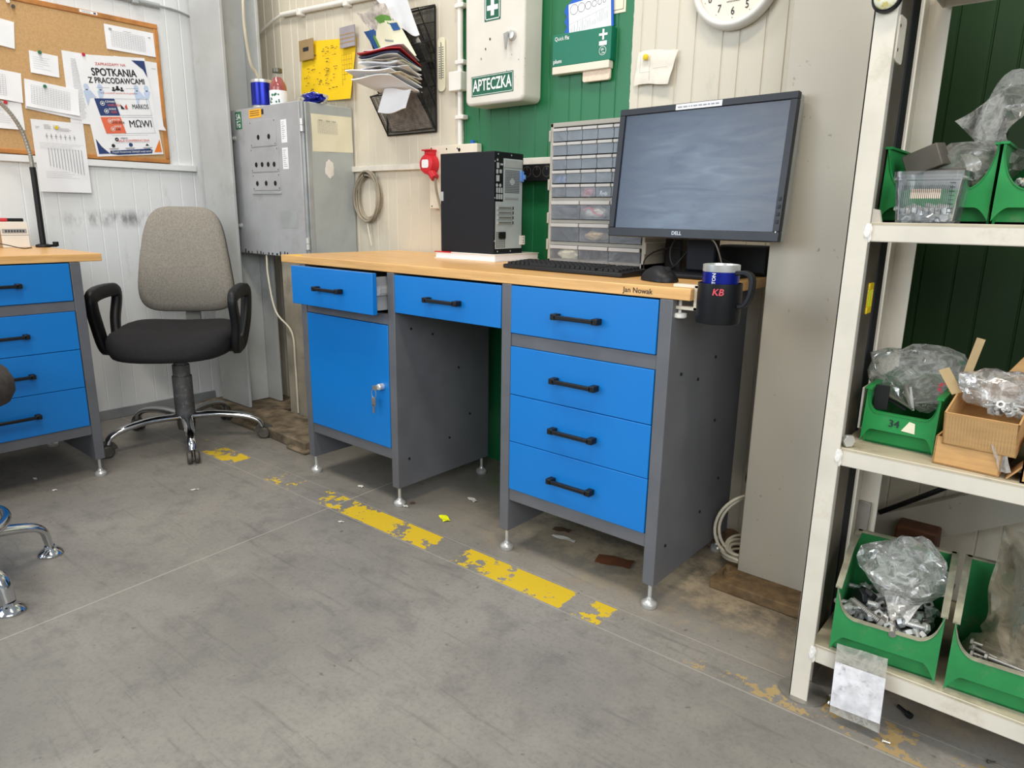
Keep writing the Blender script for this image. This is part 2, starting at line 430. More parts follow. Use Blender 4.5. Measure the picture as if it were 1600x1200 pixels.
        s.f += [tuple(x.index + o for x in f.verts) for f in bm.faces]
        bm.free(); return s
    def text(s, string, size, m, h=.0006, align='CENTER', bold=0., sx=1., shear=0., ext=0.):
        cu = bpy.data.curves.new('txt', 'FONT'); cu.body = string; cu.size = 1.0; cu.align_x = align; cu.align_y = 'CENTER'
        cu.shear = shear; cu.resolution_u = 3
        o = bpy.data.objects.new('txt', cu); COL.objects.link(o)
        me = bpy.data.meshes.new_from_object(o.evaluated_get(bpy.context.evaluated_depsgraph_get()))
        for k, (ox, oy) in enumerate(((0, 0),) if not bold else ((-bold, 0), (bold, 0), (0, -bold * .8), (0, bold * .8))):
            s.add([m @ V(((q.co.x + ox) * size * sx, (q.co.y + oy) * size, h + k * 6e-5)) for q in me.vertices], [tuple(f.vertices) for f in me.polygons])
        bpy.data.objects.remove(o); bpy.data.curves.remove(cu); bpy.data.meshes.remove(me)
        return s
    def xf(s, m): s.v = [m @ p for p in s.v]; return s
    def build(s, name, m, parent=None, bevel=0., smooth=35, seg=2, local=False, sub=0):
        me = bpy.data.meshes.new(name)
        vs = s.v
        if parent is not None and not local:
            inv = WM[parent].inverted(); vs = [inv @ p for p in vs]
        me.from_pydata([tuple(p) for p in vs], [], s.f); me.validate()
        me.materials.append(MATS[m])
        bm = bmesh.new(); bm.from_mesh(me); bmesh.ops.recalc_face_normals(bm, faces=bm.faces); bm.to_mesh(me); bm.free()
        if smooth:
            me.polygons.foreach_set('use_smooth', [True] * len(me.polygons)); me.set_sharp_from_angle(angle=R(smooth))
        o = bpy.data.objects.new(name, me); COL.objects.link(o)
        if parent is not None: o.parent = parent; WM[o] = WM[parent]
        else: WM[o] = Matrix()
        if bevel:
            b = o.modifiers.new('edge', 'BEVEL'); b.width = bevel; b.segments = seg; b.limit_method = 'ANGLE'; b.angle_limit = R(40)
        if sub:
            b = o.modifiers.new('soft', 'SUBSURF'); b.levels = sub; b.render_levels = sub
        return o
def axis(p0, p1):
    d = V(p1) - V(p0)
    return Matrix.Translation(V(p0)) @ d.to_track_quat('Z', 'Y').to_matrix().to_4x4()
def frame(o, right, up):
    r = V(right).normalized(); u = V(up).normalized(); n = r.cross(u)
    m = Matrix((r, u, n)).transposed().to_4x4(); m.translation = V(o); return m
def cr(pts, k=8, closed=False):
    p = [V(q) for q in pts]; out = []; n = len(p)
    for i in range(n if closed else n - 1):
        a = p[(i - 1) % n] if (closed or i) else p[i] * 2 - p[i + 1]; b = p[i]; c = p[(i + 1) % n]; d = p[(i + 2) % n] if (closed or i + 2 < n) else c * 2 - b
        for j in range(k):
            t = j / k
            out.append(.5 * ((2 * b) + (c - a) * t + (2 * a - 5 * b + 4 * c - d) * t * t + (3 * b - a - 3 * c + d) * t ** 3))
    if not closed: out.append(p[-1])
    return out
def rrect(x0, x1, y0, y1, r, n=5):
    out = []
    for cx, cy, a0 in ((x1 - r, y0 + r, -PI / 2), (x1 - r, y1 - r, 0), (x0 + r, y1 - r, PI / 2), (x0 + r, y0 + r, PI)):
        for j in range(n + 1):
            a = a0 + PI / 2 * j / n; out.append((cx + r * math.cos(a), cy + r * math.sin(a)))
    return out
def tag(o, label, cat, group=None, kind=None):
    o['label'] = label; o['category'] = cat
    if group: o['group'] = group
    if kind: o['kind'] = kind
    return o
def thing(name, label, cat, loc=(0, 0, 0), rz=0., group=None, m=None):
    o = bpy.data.objects.new(name, None); COL.objects.link(o); o.empty_display_size = .05
    w = m if m is not None else Matrix.Translation(V(loc)) @ Matrix.Rotation(rz, 4, 'Z')
    o.matrix_world = w; WM[o] = w
    return tag(o, label, cat, group)
def struct(b, name, m, bevel=0., parent=None):
    o = b.build(name, m, parent, bevel=bevel)
    if parent is None: o['kind'] = 'structure'
    return o
def dup(root, m, label=None, group=None):
    r = root.copy(); COL.objects.link(r); r.matrix_world = m; WM[r] = m
    if label: r['label'] = label
    if group: r['group'] = group
    for ch in root.children:
        c = ch.copy(); COL.objects.link(c); c.parent = r; WM[c] = m
        for g in ch.children:
            d = g.copy(); COL.objects.link(d); d.parent = c; WM[d] = m
    return r

# ------------------------------------------------------------------ room
XL, YB = -1.22, .60
struct(B().box(XL - .1, 6, -7, YB + .1, -.1, 0), 'floor', 'concrete_floor')
def ribbed(a0, a1, steps, gw=.0035, gd=.003):
    prof = [(a0, 0)]; a = a0; i = 0
    while True:
        a += steps[i % len(steps)]; i += 1
        if a > a1 - .02: break
        prof += [(a - gw, 0), (a - gw * .3, gd), (a + gw * .3, gd), (a + gw, 0)]
    return prof + [(a1, 0)]
def wall(prof, fn, name, m, h=2.7, th=.09):
    b = B(); rs = [[fn(a, d, z) for a, d in prof] + [fn(prof[-1][0], th, z), fn(prof[0][0], th, z)] for z in (0, h)]
    b.rings(rs); o = b.build(name, m, smooth=0); o['kind'] = 'structure'; return o
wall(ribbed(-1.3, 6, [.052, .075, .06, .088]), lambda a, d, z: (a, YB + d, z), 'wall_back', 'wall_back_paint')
wall(ribbed(-2.7, YB, [.062, .098, .07]), lambda a, d, z: (XL - d, a, z), 'wall_left', 'wall_left_paint')
struct(B().box(-.31, 1.76, YB - .018, YB + .001, 1.19, 1.214), 'trim_1', 'wall_note_paper', .002)
struct(B().box(XL - .001, XL + .02, -2.7, .30, 1.199, 1.228), 'trim_2', 'wall_left_paint', .002)
struct(B().box(XL - .001, XL + .012, -2.7, .30, 0, .05), 'baseboard_left', 'skirting_grey', .002)
def column(x0, x1, y0, y1, web, name, m):
    b = B().box(x0, x1, y0, y0 + .016, .025, 2.7).box(x0, x1, y1 - .016, y1, .025, 2.7).box(web - .006, web + .006, y0 + .016, y1 - .016, .025, 2.7)
    o = b.build(name, m, bevel=.003); o['kind'] = 'structure'; return o
column(-1.105, -.828, .283, .478, -.945, 'steel_column', 'column_grey')
column(1.752, 2.036, .312, .50, 1.89, 'steel_column', 'column_paint')
b = B().box(1.712, 2.09, .216, .56, 0, .03)
bp = b.build('column_base_plate', 'rust', bevel=.004); bp['kind'] = 'structure'
b = B().cyl((1.745, .262, .028), (1.745, .262, .045), .014, n=6).cyl((1.745, .262, .045), (1.745, .262, .058), .008, n=10)
b.build('anchor_bolt', 'rust', bp)
bp = B().box(-1.16, -.70, .2, .56, 0, .022).build('column_base_plate', 'plinth_dirty', bevel=.004); bp['kind'] = 'structure'
b = B().prism([(-.70, .16), (-.49, .142), (-.47, .128), (-.08, .106), (-.08, .345), (-.70, .345)], 0, .048)
b.box(-.74, -.5, .128, .16, 0, .02).box(-.2, -.06, .09, .13, 0, .015)
o = b.build('concrete_plinth', 'plinth_dirty', bevel=.006); o['kind'] = 'structure'
o = B().box(-.575, -.32, .36, YB - .002, .0, .803).build('trim_3', 'trunk_dirty', bevel=.004); o['kind'] = 'structure'

# ------------------------------------------------------------------ workbenches
def bench(label, m4, W, Dp, legs, name='workbench', modules=(), pd=.467, zb=.07, H=.85, t=.028, knee=None, texts=True):
    root = thing(name, label, 'workbench', m=m4)
    T = B().box(0, W, 0, Dp, H - t, H)
    top = T.xf(m4).build('tabletop', 'beech_top', root, bevel=.002)
    def L(b): return b.xf(m4)
    for x in legs:   # folded sheet side frame with feet
        b = B().box(x - .017, x + .017, 0, pd, zb, H - t - .001)
        sp = L(b).build('side_panel', 'grey_paint', root, bevel=.0015)
        for y, z in ((.07, .63), (.17, .60), (.27, .645), (.05, .17), (.25, .2), (.36, .27), (.3, .46)):
            L(B().cyl((x + .0165, y, z), (x + .0195, y, z), .0045, n=8)).build('bolt_head', 'black_matte', sp)
        for y in (.017, pd - .02):
            b = B().cyl((x, y, .012), (x, y, zb + .002), .0055, n=10)
            b.lathe([(.019, 0), (.021, .003), (.021, .012), (.017, .017), (.010, .021), (.008, .027)], Matrix.Translation((x, y, 0)))
            L(b).build('foot', 'zinc', root)
    def handle(par, xc, z, y, w=.146):
        b = B()
        for s in (-1, 1):
            b.box(xc + s * (w / 2 - .008) - .009, xc + s * (w / 2 - .008) + .009, y - .026, y, z - .0075, z + .0085)
        b.box(xc - w / 2 + .01, xc + w / 2 - .01, y - .026, y - .016, z - .0055, z + .0055)
        L(b).build('handle', 'black_plastic', par, bevel=.002)
    def drawer(x0, x1, z0, z1, out=.0, hz=None, box=False):
        y = -out
        d = L(B().box(x0, x1, y - .001, y + .017, z0, z1)).build('drawer', 'blue_paint', root, bevel=.0015)
        handle(d, (x0 + x1) / 2, hz if hz else (z0 + z1) / 2 - .003, y - .001)
        b = B().box(x0 + .012, x0 + .016, y + .017, .42, z0 + .012, z1 - .014).box(x1 - .016, x1 - .012, y + .017, .42, z0 + .012, z1 - .014)
        b.box(x0 + .016, x1 - .016, y + .017, .42, z0 + .012, z0 + .016)
        L(b).build('drawer_box', 'skirting_grey', d)
        if out:
            b = B().box(x1 - .012, x1 - .004, y + .02, .3, z0 + .062, z0 + .092).box(x1 - .0115, x1 - .001, y + .03, .3, z0 + .068, z0 + .086)
            L(b).build('slide_rail', 'zinc', d)
        return d
    for kind, x0, x1 in modules:
        a, bb = x0 + .017, x1 - .017
        b = B().box(a, bb, .004, .03, .172, .209)
        L(b).build('bottom_rail', 'grey_paint', root, bevel=.001)
        b = B().box(a, bb, .004, .03, .646, .682)
        L(b).build('middle_rail', 'grey_paint', root, bevel=.001)
        L(B().box(a, bb, pd - .012, pd, .172, H - t - .001)).build('back_panel', 'grey_paint', root)
        L(B().box(a, bb, .03, pd - .012, .18, .184)).build('bottom_panel', 'grey_paint', root)
        if kind == 'drawers':
            drawer(a + .001, bb - .003, .684, .818)
            for z0, z1 in ((.505, .645), (.3615, .503), (.2105, .3597)): drawer(a + .002, bb - .003, z0, z1)
        else:
            drawer(a + .003, bb - .003, .684, .820, out=.058)
            d = L(B().box(a + .003, bb - .003, -.001, .017, .212, .644)).build('door', 'blue_paint', root, bevel=.0015)
            xk = bb - .037
            b = B().lathe([(.011, 0), (.011, .018), (.008, .022)], axis((xk, -.001, .43), (xk, -.05, .43)), 16)
            L(b).build('lock', 'zinc', d)
            b = B().tube([(xk - .02 + .012 * math.cos(q * PI / 6), -.024, .405 + .016 * math.sin(q * PI / 6)) for q in range(12)], .0012, 6, True)
            b.box(xk - .031, xk - .012, -.026, -.023, .362, .39).box(xk - .026, xk - .018, -.026, -.023, .335, .364)
            b.box(xk - .02, xk - .002, -.03, -.019, .42, .434)
            L(b).build('keys', 'steel_dull', d)
    if knee:
        x0, x1 = knee[0] + .018, knee[1] - .018
        drawer(x0 + .002, x1 - .002, .692, .815, hz=.749)
        L(B().box(x0, x1, pd - .012, pd, .69, H - t - .001)).build('back_rail', 'grey_paint', root)
    return root, top
mb, top = bench('long workbench in the middle with three bays, its upper left drawer pulled open', Matrix(), 1.694, .583, [.135, .635, 1.135, 1.634],
            modules=[('door', .135, .635), ('drawers', 1.135, 1.634)], knee=(.635, 1.135))
b = B().text('Jan Nowak', .0185, frame((1.555, -.0003, .8355), (1, 0, 0), (0, 0, 1)), bold=.006)
b.build('name_lettering', 'ink_black', top, smooth=0)
b = B().prism([(.03, .004), (.12, .006), (.10, .035), (.05, .03)], .8501, .8506)
b.build('tape_remnant', 'yellow_card', top)
ML = Matrix.Translation((-.43, -2.17, 0)) @ Matrix.Rotation(PI / 2, 4, 'Z')
bench('workbench at the left edge with four blue drawers under a beech top', ML, 1.695, .70, [.10, .60, 1.102, 1.603],
      modules=[('door', .10, .60), ('drawers', 1.102, 1.603)], knee=(.60, 1.102), pd=.56)
# ------------------------------------------------------------------ swivel chairs
def pad(b, outline, layers, m):
    """cushion: closed outline scaled through (scale, height) layers, domed top"""
    return b.rings([[m @ V((x * s, y * s, h + (dz(x * s, y * s) if dz else 0))) for x, y in outline] for s, h, dz in layers])
def superell(a, bx, n=36, p=3.2):
    return [(a * math.copysign(abs(math.cos(t)) ** (2 / p), math.cos(t)), bx * math.copysign(abs(math.sin(t)) ** (2 / p), math.sin(t))) for t in (2 * PI * j / n for j in range(n))]
def chair_base(root, m, a0, rr, hub_r, caster=True):
    b = B().lathe([(.0, .055), (hub_r, .058), (hub_r + .004, .085), (hub_r - .004, .125), (hub_r - .012, .135)], Matrix(), 24)
    hub = b.xf(m).build('hub', 'steel_dark' if caster else 'chrome', root)
    for k in range(5):
        a = a0 + k * 2 * PI / 5; d = V((math.cos(a), math.sin(a), 0))
        pts = cr([d * .03 + V((0, 0, .118)), d * (rr * .45) + V((0, 0, .122)), d * (rr * .78) + V((0, 0, .108)), d * (rr * .95) + V((0, 0, .085)), d * rr + V((0, 0, .055 if caster else .03))], 5)
        n = len(pts); sc = [1.25 - .45 * i / (n - 1) for i in range(n)]
        b = B().sweep(pts, [(.020 * math.cos(q), .013 * math.sin(q)) for q in (2 * PI * j / 12 for j in range(12))], scale=sc)
        leg = b.xf(m).build('leg', 'chrome', root, smooth=60)
        if caster:
            t = V((-d.y, d.x, 0)); c = d * (rr + .006) + V((0, 0, .026))
            b = B()
            for s in (-1, 1):
                b.lathe([(.006, 0), (.022, 0), (.026, .004), (.026, .014), (.02, .019), (.006, .019)], axis(c + t * s * .005, c + t * s * .03), 18)
            b.cyl(d * rr + V((0, 0, .028)), d * rr + V((0, 0, .066)), .008, n=10)
            hood = [(c + d * (.029 * math.cos(q)) + V((0, 0, .029 * math.sin(q)))) for q in (PI * j / 8 for j in range(9))]
            b.sweep(hood, [(-.016, -.0015), (.016, -.0015), (.016, .0015), (-.016, .0015)], up=t)
            b.xf(m).build('caster', 'steel_dark', leg)
        else:
            b = B().lathe([(.032, 0), (.034, .006), (.03, .013), (.016, .022), (.014, .03)], Matrix.Translation(d * rr), 22)
            b.xf(m).build('glide', 'chrome', leg)
    return hub
CH = Matrix.Translation((-.62, -.14, 0)) @ Matrix.Rotation(R(-41), 4, 'Z')
ch = thing('office_chair', 'office chair with grey fabric back, black seat and armrests on a chrome star base', 'chair', m=CH)
chair_base(ch, CH, R(19), .325, .034)
b = B().cyl((0, 0, .12), (0, 0, .30), .041).cyl((0, 0, .30), (0, 0, .35), .036).cyl((0, 0, .35), (0, 0, .40), .029)
b.xf(CH).build('gas_lift', 'lift_dusty', ch)
b = B().box(-.11, .10, -.07, .07, .385, .41).box(-.2, -.08, -.03, .03, .385, .40)
b.xf(CH).build('seat_mechanism', 'black_plastic', ch, bevel=.006)
b = B().tube(cr([(.02, -.05, .395), (.05, -.14, .398), (.07, -.2, .40)], 5), .006).box(.05, .1, -.235, -.19, .394, .404)
b.xf(CH).build('tilt_lever', 'black_plastic', ch, bevel=.002)
dome = lambda x, y: .028 * (abs(y) / .24) ** 2 - .035 * max(0, (x - .05) / .2) ** 2 + .028 * max(0, (-x) / .2)
o2 = superell(.235, .243)
b = pad(B(), o2, [(.80, .405, None), (.95, .415, lambda x, y: dome(x, y) * .3), (1.0, .44, lambda x, y: dome(x, y) * .6), (1.0, .462, dome), (.965, .482, dome), (.88, .494, dome), (.6, .50, dome), (.25, .502, dome)], CH @ Matrix.Translation((.035, 0, 0)))
b.build('seat', 'fabric_black', ch, smooth=60)
def back_outline(n=48):
    out = []
    for j in range(n):
        t = 2 * PI * j / n
        y = math.copysign(abs(math.cos(t)) ** .40, math.cos(t)); z = math.copysign(abs(math.sin(t)) ** .42, math.sin(t))
        out.append((y * (.190 - .034 * z - .006 * z * z), z * .236))
    return out
mb_ = CH @ Matrix.Translation((-.235, 0, .79)) @ Matrix.Rotation(R(-8), 4, 'Y') @ frame((0, 0, 0), (0, 1, 0), (0, 0, 1))
cv = lambda x, y: .10 * (x * x) * 2.2 + .02 * math.cos(y * 7)
b = pad(B(), back_outline(), [(.9, -.028, cv), (.985, -.022, cv), (1.0, -.006, cv), (1.0, .008, cv), (.97, .022, cv), (.86, .032, cv), (.5, .038, cv), (.2, .039, cv)], mb_)
b.build('backrest', 'fabric_grey', ch, smooth=60)
b = pad(B(), back_outline(), [(.9, -.044, cv), (.98, -.040, cv), (.99, -.026, cv)], mb_)
b.build('back_shell', 'black_plastic', ch, smooth=60)
b = B().box(-.275, -.255, -.032, .032, .40, .62).box(-.275, -.1, -.03, .03, .39, .402)
b.xf(CH).build('back_bracket', 'steel_dull', ch, bevel=.003)
for s in (-1, 1):
    yo = s * .272
    loop = cr([(.10, yo - s * .012, .45), (.122, yo, .545), (.15, yo, .64), (.112, yo, .668), (-.02, yo, .674), (-.105, yo, .664), (-.118, yo, .632), (-.075, yo, .545), (-.03, yo - s * .012, .455), (.03, yo - s * .014, .44)], 5, True)
    b = B().sweep(loop, [(-.028, -.011), (-.021, -.017), (.021, -.017), (.028, -.011), (.028, .011), (.021, .017), (-.021, .017), (-.028, .011)], up=(0, 1, 0), closed=True)
    b.box(-.02, .08, min(yo, s * .1), max(yo, s * .1), .420, .432)
    b.xf(CH).build('armrest', 'black_plastic', ch, smooth=50)
ST = Matrix.Translation((.155, -1.197, 0))
st = thing('swivel_chair', 'swivel chair cut off by the left edge, dark seat over a chrome foot ring', 'chair', m=ST)
chair_base(st, ST, math.atan2(.267, -.016), .275, .04, caster=False)
B().cyl((0, 0, .12), (0, 0, .49), .026).xf(ST).build('gas_lift', 'chrome', st)
b = B().tube([(.175 * math.cos(2 * PI * j / 40), .175 * math.sin(2 * PI * j / 40), .175) for j in range(40)], .0125, 10, True)
for k in range(3):
    a = k * 2 * PI / 3 + .4; b.cyl((.02 * math.cos(a), .02 * math.sin(a), .175), (.17 * math.cos(a), .17 * math.sin(a), .175), .008)
b.xf(ST).build('foot_ring', 'chrome', st, smooth=60)
b = pad(B(), superell(.23, .23), [(.8, .505, None), (.95, .512, None), (1., .535, None), (1., .565, None), (.96, .588, None), (.85, .600, None), (.5, .606, None)], ST @ Matrix.Translation((.012, -.005, .012)))
b.build('seat', 'fabric_brown', st, smooth=60)
b = B().box(-.06, .16, -.05, .14, .485, .508); b.xf(ST).build('seat_mechanism', 'black_plastic', st, bevel=.004)

# ------------------------------------------------------------------ electrical cabinet and what stands on it
ec = thing('electrical_cabinet', 'grey sheet metal electrical cabinet hung beside the corner column', 'cabinet', (-.6, .47, .81))
b = B().box(-.80, -.30, .362, YB - .004, .812, 1.468)
body = b.build('body', 'cabinet_side', ec, bevel=.004)
b = B().box(-.893, -.33, .335, .353, .806, 1.472)
door = b.build('door', 'cabinet_grey', ec, bevel=.004)
b = B().box(-.328, -.312, .340, .366, .82, 1.468).box(-.306, -.298, .346, .368, .82, 1.466)
b.build('edge_strip', 'silver_edge', ec, bevel=.002)
for z in (1.37, .87):
    b = B().cyl((-.314, .336, z - .025), (-.314, .336, z), .010).cyl((-.314, .336, z + .002), (-.314, .336, z + .027), .010)
    b.build('hinge', 'zinc', ec)
FD = frame((0, .335, 0), (1, 0, 0), (0, 0, 1))
for x0, x1, z0, z1, hs in ((-.728, -.512, 1.298, 1.412, ((-.657, 1.339), (-.569, 1.338))),
                           (-.734, -.503, 1.186, 1.292, ((-.689, 1.219), (-.639, 1.219), (-.588, 1.218), (-.539, 1.217))),
                           (-.730, -.500, 1.104, 1.178, ((-.691, 1.135), (-.615, 1.135), (-.539, 1.134)))):
    pl = B().box(x0, x1, .332, .336, z0, z1).build('cover_plate', 'cabinet_grey', door, bevel=.001)
    b = B()
    for hx, hz in hs: b.disc(hx, hz, .0115, FD, .0036)
    for hx in (x0 + .008, x1 - .008):
        for hz in (z0 + .008, z1 - .008): b.disc(hx, hz, .003, FD, .0035, 8)
    b.build('holes', 'dark_void', door, smooth=0)
B().box(-.738, -.495, .330, .336, 1.087, 1.098).build('cover_strip', 'silver_edge', door, bevel=.001)
B().rect(-.52, -.381, .936, 1.012, FD, .0005).build('faded_patch', 'silver_edge', door, smooth=0)
st_ = B().prism(rrect(-.851, -.795, 1.384, 1.462, .004), 0, .0008, FD).build('phase_sticker', 'print_green', door)
st_['label'] = 'dark green sticker lettered SA Fo'
b = B().text('SA', .036, FD @ Matrix.Translation((-.823, 1.438, 0)), .0014, bold=.015).text('Fo', .036, FD @ Matrix.Translation((-.823, 1.402, 0)), .0014, bold=.015).rect(-.842, -.803, 1.418, 1.4205, FD, .0014)
b.build('sticker_lettering', 'sign_white', door, smooth=0)
sk = B().rect(-.727, -.622, 1.425, 1.463, FD, .0008).build('warning_sticker', 'amber', door, smooth=0); sk['label'] = 'orange warning sticker'
b = B().rect(-.622, -.604, 1.436, 1.458, FD, .0008)
for i in range(3): b.rect(-.718, -.64, 1.435 + .009 * i, 1.4375 + .009 * i, FD, .0014)
b.build('sticker_print', 'ink_black', door, smooth=0)
for z0, z1 in ((1.306, 1.403), (1.194, 1.285)):
    l = B().rect(-.472, -.427, z0, z1, FD, .0006).build('legend_label', 'white_paper', door, smooth=0); l['label'] = 'white legend strip'
    b = B()
    for i in range(9): b.rect(-.465, -.465 + random.uniform(.015, .032), z1 - .012 - i * .0085, z1 - .010 - i * .0085, FD, .0012)
    b.build('legend_print', 'ink_light', door, smooth=0)
for x, z, l in ((-.868, 1.345, .05), (-.868, .939, .0)):
    b = B().lathe([(.012, 0), (.012, .006), (.008, .009), (.008, .016)], axis((x, .335, z), (x, .3, z)), 18)
    if l: b.box(x - l, x - .004, .318, .324, z - .004, z + .004)
    b.build('lock', 'zinc', door)
FS = frame((-.2999, 0, 0), (0, 1, 0), (0, 0, 1))
b = B().sheet([FS @ V(p) for p in ((.373, 1.421, 0), (.588, 1.427, 0), (.590, 1.275, 0), (.375, 1.266, 0))], 10, 8, lambda u, v: (.0012 + .0012 * math.sin(u * 9 + v * 4), 0, 0), .0005)
bt = b.build('circuit_sheet', 'cream_paper', body); bt['label'] = 'yellowed circuit sheet glued on the side'
b = B()
for i in range(9): b.rect(.405, .505, 1.345 + i * .0062, 1.3456 + i * .0062, FS, .0042)
for i in range(11): b.rect(.405 + i * .01, .4058 + i * .01, 1.345, 1.395, FS, .0042)
for i in (0, 4, 7): b.rect(.408 + i * .01, .43 + i * .01, 1.397, 1.3995, FS, .0042)
b.build('circuit_print', 'ink_light', body, smooth=0)
b = B().blob((-.2985, .458, 1.195), (.001, .022, .036), 3, .3)
b.build('glue_mark', 'white_plastic', body)
b = B()
for i in range(16):
    x = -.85 + i * .034 + random.uniform(-.01, .01); b.rect(x, x + random.uniform(.006, .016), .809, .815 + random.uniform(0, .014), FD, .0006)
b.build('chipped_paint', 'black_matte', door, smooth=0)

def tumbler(name, label, cx, cy, z0, r, h, letters=None, handle=None, group=None, rim=.012, lift=0.):
    t = thing(name, label, 'mug', (cx, cy, z0), group=group)
    Z = Matrix.Translation((cx, cy, z0))
    b = B().lathe([(r * .9, .014), (r * .985, .016), (r, .022), (r, h - rim - .002)], Z, 36, False, False)
    body = b.build('body', 'cobalt', t)
    b = B().lathe([(r * .86, 0), (r * .92, .002), (r * .93, .013), (r * .99, .016)], Z, 36, True, False)
    b.build('base_ring', 'zinc', t)
    b = B().lathe([(r, h - rim - .002), (r * 1.01, h - rim), (r * 1.01, h - .001), (r * .96, h), (r * .93, h - .004), (r * .9, h - .03), (0.001, h - .032)], Z, 36, False, False)
    b.build('rim', 'zinc', t)
    if letters:
        b = B(); b.text(letters, .0115, Matrix(), 0, bold=.02)
        vv = []
        for p in b.v:   # run the word up the side of the curved wall
            a = letters_a + (-p.y) / r; vv.append(V((cx + (r + .0005) * math.cos(a), cy + (r + .0005) * math.sin(a), z0 + letters_z + p.x)))
        b.v = vv; b.build('lettering', 'sign_white', body, smooth=0)
    if handle:
        d = V((math.cos(handle), math.sin(handle), 0)); o = V((cx, cy, z0))
        pts = cr([o + d * (r - .004) + V((0, 0, h - .018)), o + d * (r + .022) + V((0, 0, h - .016)), o + d * (r + .037) + V((0, 0, h - .028)), o + d * (r + .037) + V((0, 0, h - .06)), o + d * (r + .026) + V((0, 0, h - .085)), o + d * (r + .008) + V((0, 0, h - .092))], 6)
        b = B().sweep(pts, [(-.009, -.005), (.009, -.005), (.009, .005), (-.009, .005)])
        b.build('handle', 'black_plastic', t, bevel=.002)
    return t
letters_a, letters_z = 0, 0
tumbler('thermal_mug', 'cobalt blue steel mug standing on top of the electrical cabinet', -.705, .40, 1.468, .052, .128)
jb = thing('juice_bottle', 'glass bottle of red juice on top of the electrical cabinet', 'bottle', (-.585, .405, 1.468))
Z = Matrix.Translation((-.585, .405, 1.468))
k = .039
B().lathe([(k * .8, .001), (k * .95, .005), (k * .95, .085), (k * .88, .100), (k * .62, .118), (k * .42, .13)], Z, 28).build('juice', 'juice', jb)
B().lathe([(k * .9, 0), (k, .005), (k, .087), (k * .93, .103), (k * .66, .122), (k * .47, .136), (k * .46, .152)], Z, 28, True, False).build('glass', 'bottle_glass', jb)
B().lathe([(k * .52, .149), (k * .56, .151), (k * .56, .166), (k * .5, .168)], Z, 24).build('cap', 'cap_grey', jb)
b = B().lathe([(k * 1.015, .010), (k * 1.015, .072)], Z, 36, False, False)
b.build('bottle_label', 'white_paper', jb)
b = B()
for i in range(14):
    a = R(-60 + random.uniform(-45, 40)); z = random.uniform(.02, .055)
    p = V((-.585 + k * 1.016 * math.cos(a), .405 + k * 1.016 * math.sin(a), 1.468 + z)); d = V((math.cos(a), math.sin(a), 0))
    b.disc(0, 0, random.uniform(.002, .006), frame(p, (-d.y, d.x, 0), (0, 0, 1)), .0006, 8)
b.build('label_print', 'print_green', jb, smooth=0)
o = B().blob((-.43, .47, 1.494), (.10, .05, .028), 11, .4, 2.4, 4, 1.4685).build('plastic_bag', 'bag_haze', smooth=25)
tag(o, 'flattened clear plastic bag on the electrical cabinet behind the bottle', 'bag')
o = B().blob((-.345, .42, 1.488), (.055, .03, .022), 12, .5, 2.8, 4, 1.4685).build('wrapper', 'cobalt', smooth=25)
tag(o, 'crumpled shiny blue wrapper on the top right edge of the electrical cabinet', 'wrapper')

# ------------------------------------------------------------------ back wall
FB = frame((0, YB - .001, 0), (1, 0, 0), (0, 0, 1))
b = B().sheet([(-.66, YB - .004, 1.79), (-.25, YB - .004, 1.755), (-.272, YB - .03, 1.503), (-.694, YB - .004, 1.525)], 12, 10, lambda u, v: (0, -.006 * math.sin(u * 7) * v, 0), .0008)
ys = thing('wall_sheet', 'large yellow handwritten sheet taped to the wall above the electrical cabinet', 'sheet', (-.47, YB, 1.5))
b.build('paper', 'yellow_card', ys)
b = B()
for cx_, w_ in ((-.60, .05), (-.50, .04), (-.42, .05)):
    for i in range(24):
        x = cx_ + random.uniform(-w_, w_); z = random.uniform(1.56, 1.74)
        b.rect(x, x + random.uniform(.006, .018), z, z + .003, FB @ Matrix.Translation((0, 0, .016)) @ Matrix.Rotation(0, 4, 'Z'), 0)
b.build('handwriting', 'bit_brown', ys, smooth=0)
b = B()
for i in range(5): b.rect(-.345 + i * .018, -.344 + i * .018, 1.53, 1.69, FB, .017)
for i in range(9): b.rect(-.345, -.273, 1.53 + i * .02, 1.531 + i * .02, FB, .017)
b.build('drawn_table', 'bit_brown', ys, smooth=0)
c = thing('note_card', 'brown card with a dark square holding the top left corner of the yellow sheet', 'card', (-.605, YB, 1.72))
B().box(-.662, -.55, YB - .022, YB - .018, 1.702, 1.79).build('card', 'brown_card', c); B().box(-.63, -.585, YB - .0225, YB - .018, 1.74, 1.757).build('dark_square', 'ink_black', c)
c = thing('note_card', 'grey striped card over the top right corner of the yellow sheet', 'card', (-.29, YB, 1.72))
B().box(-.345, -.241, YB - .024, YB - .018, 1.718, 1.802).build('card', 'grey_card', c)
b = B(); [b.box(-.344, -.242, YB - .0245, YB - .018, z, z + .005) for z in (1.735, 1.752, 1.768)]; b.build('stripes', 'bin_green_dusty' if 0 else 'brown_card', c)

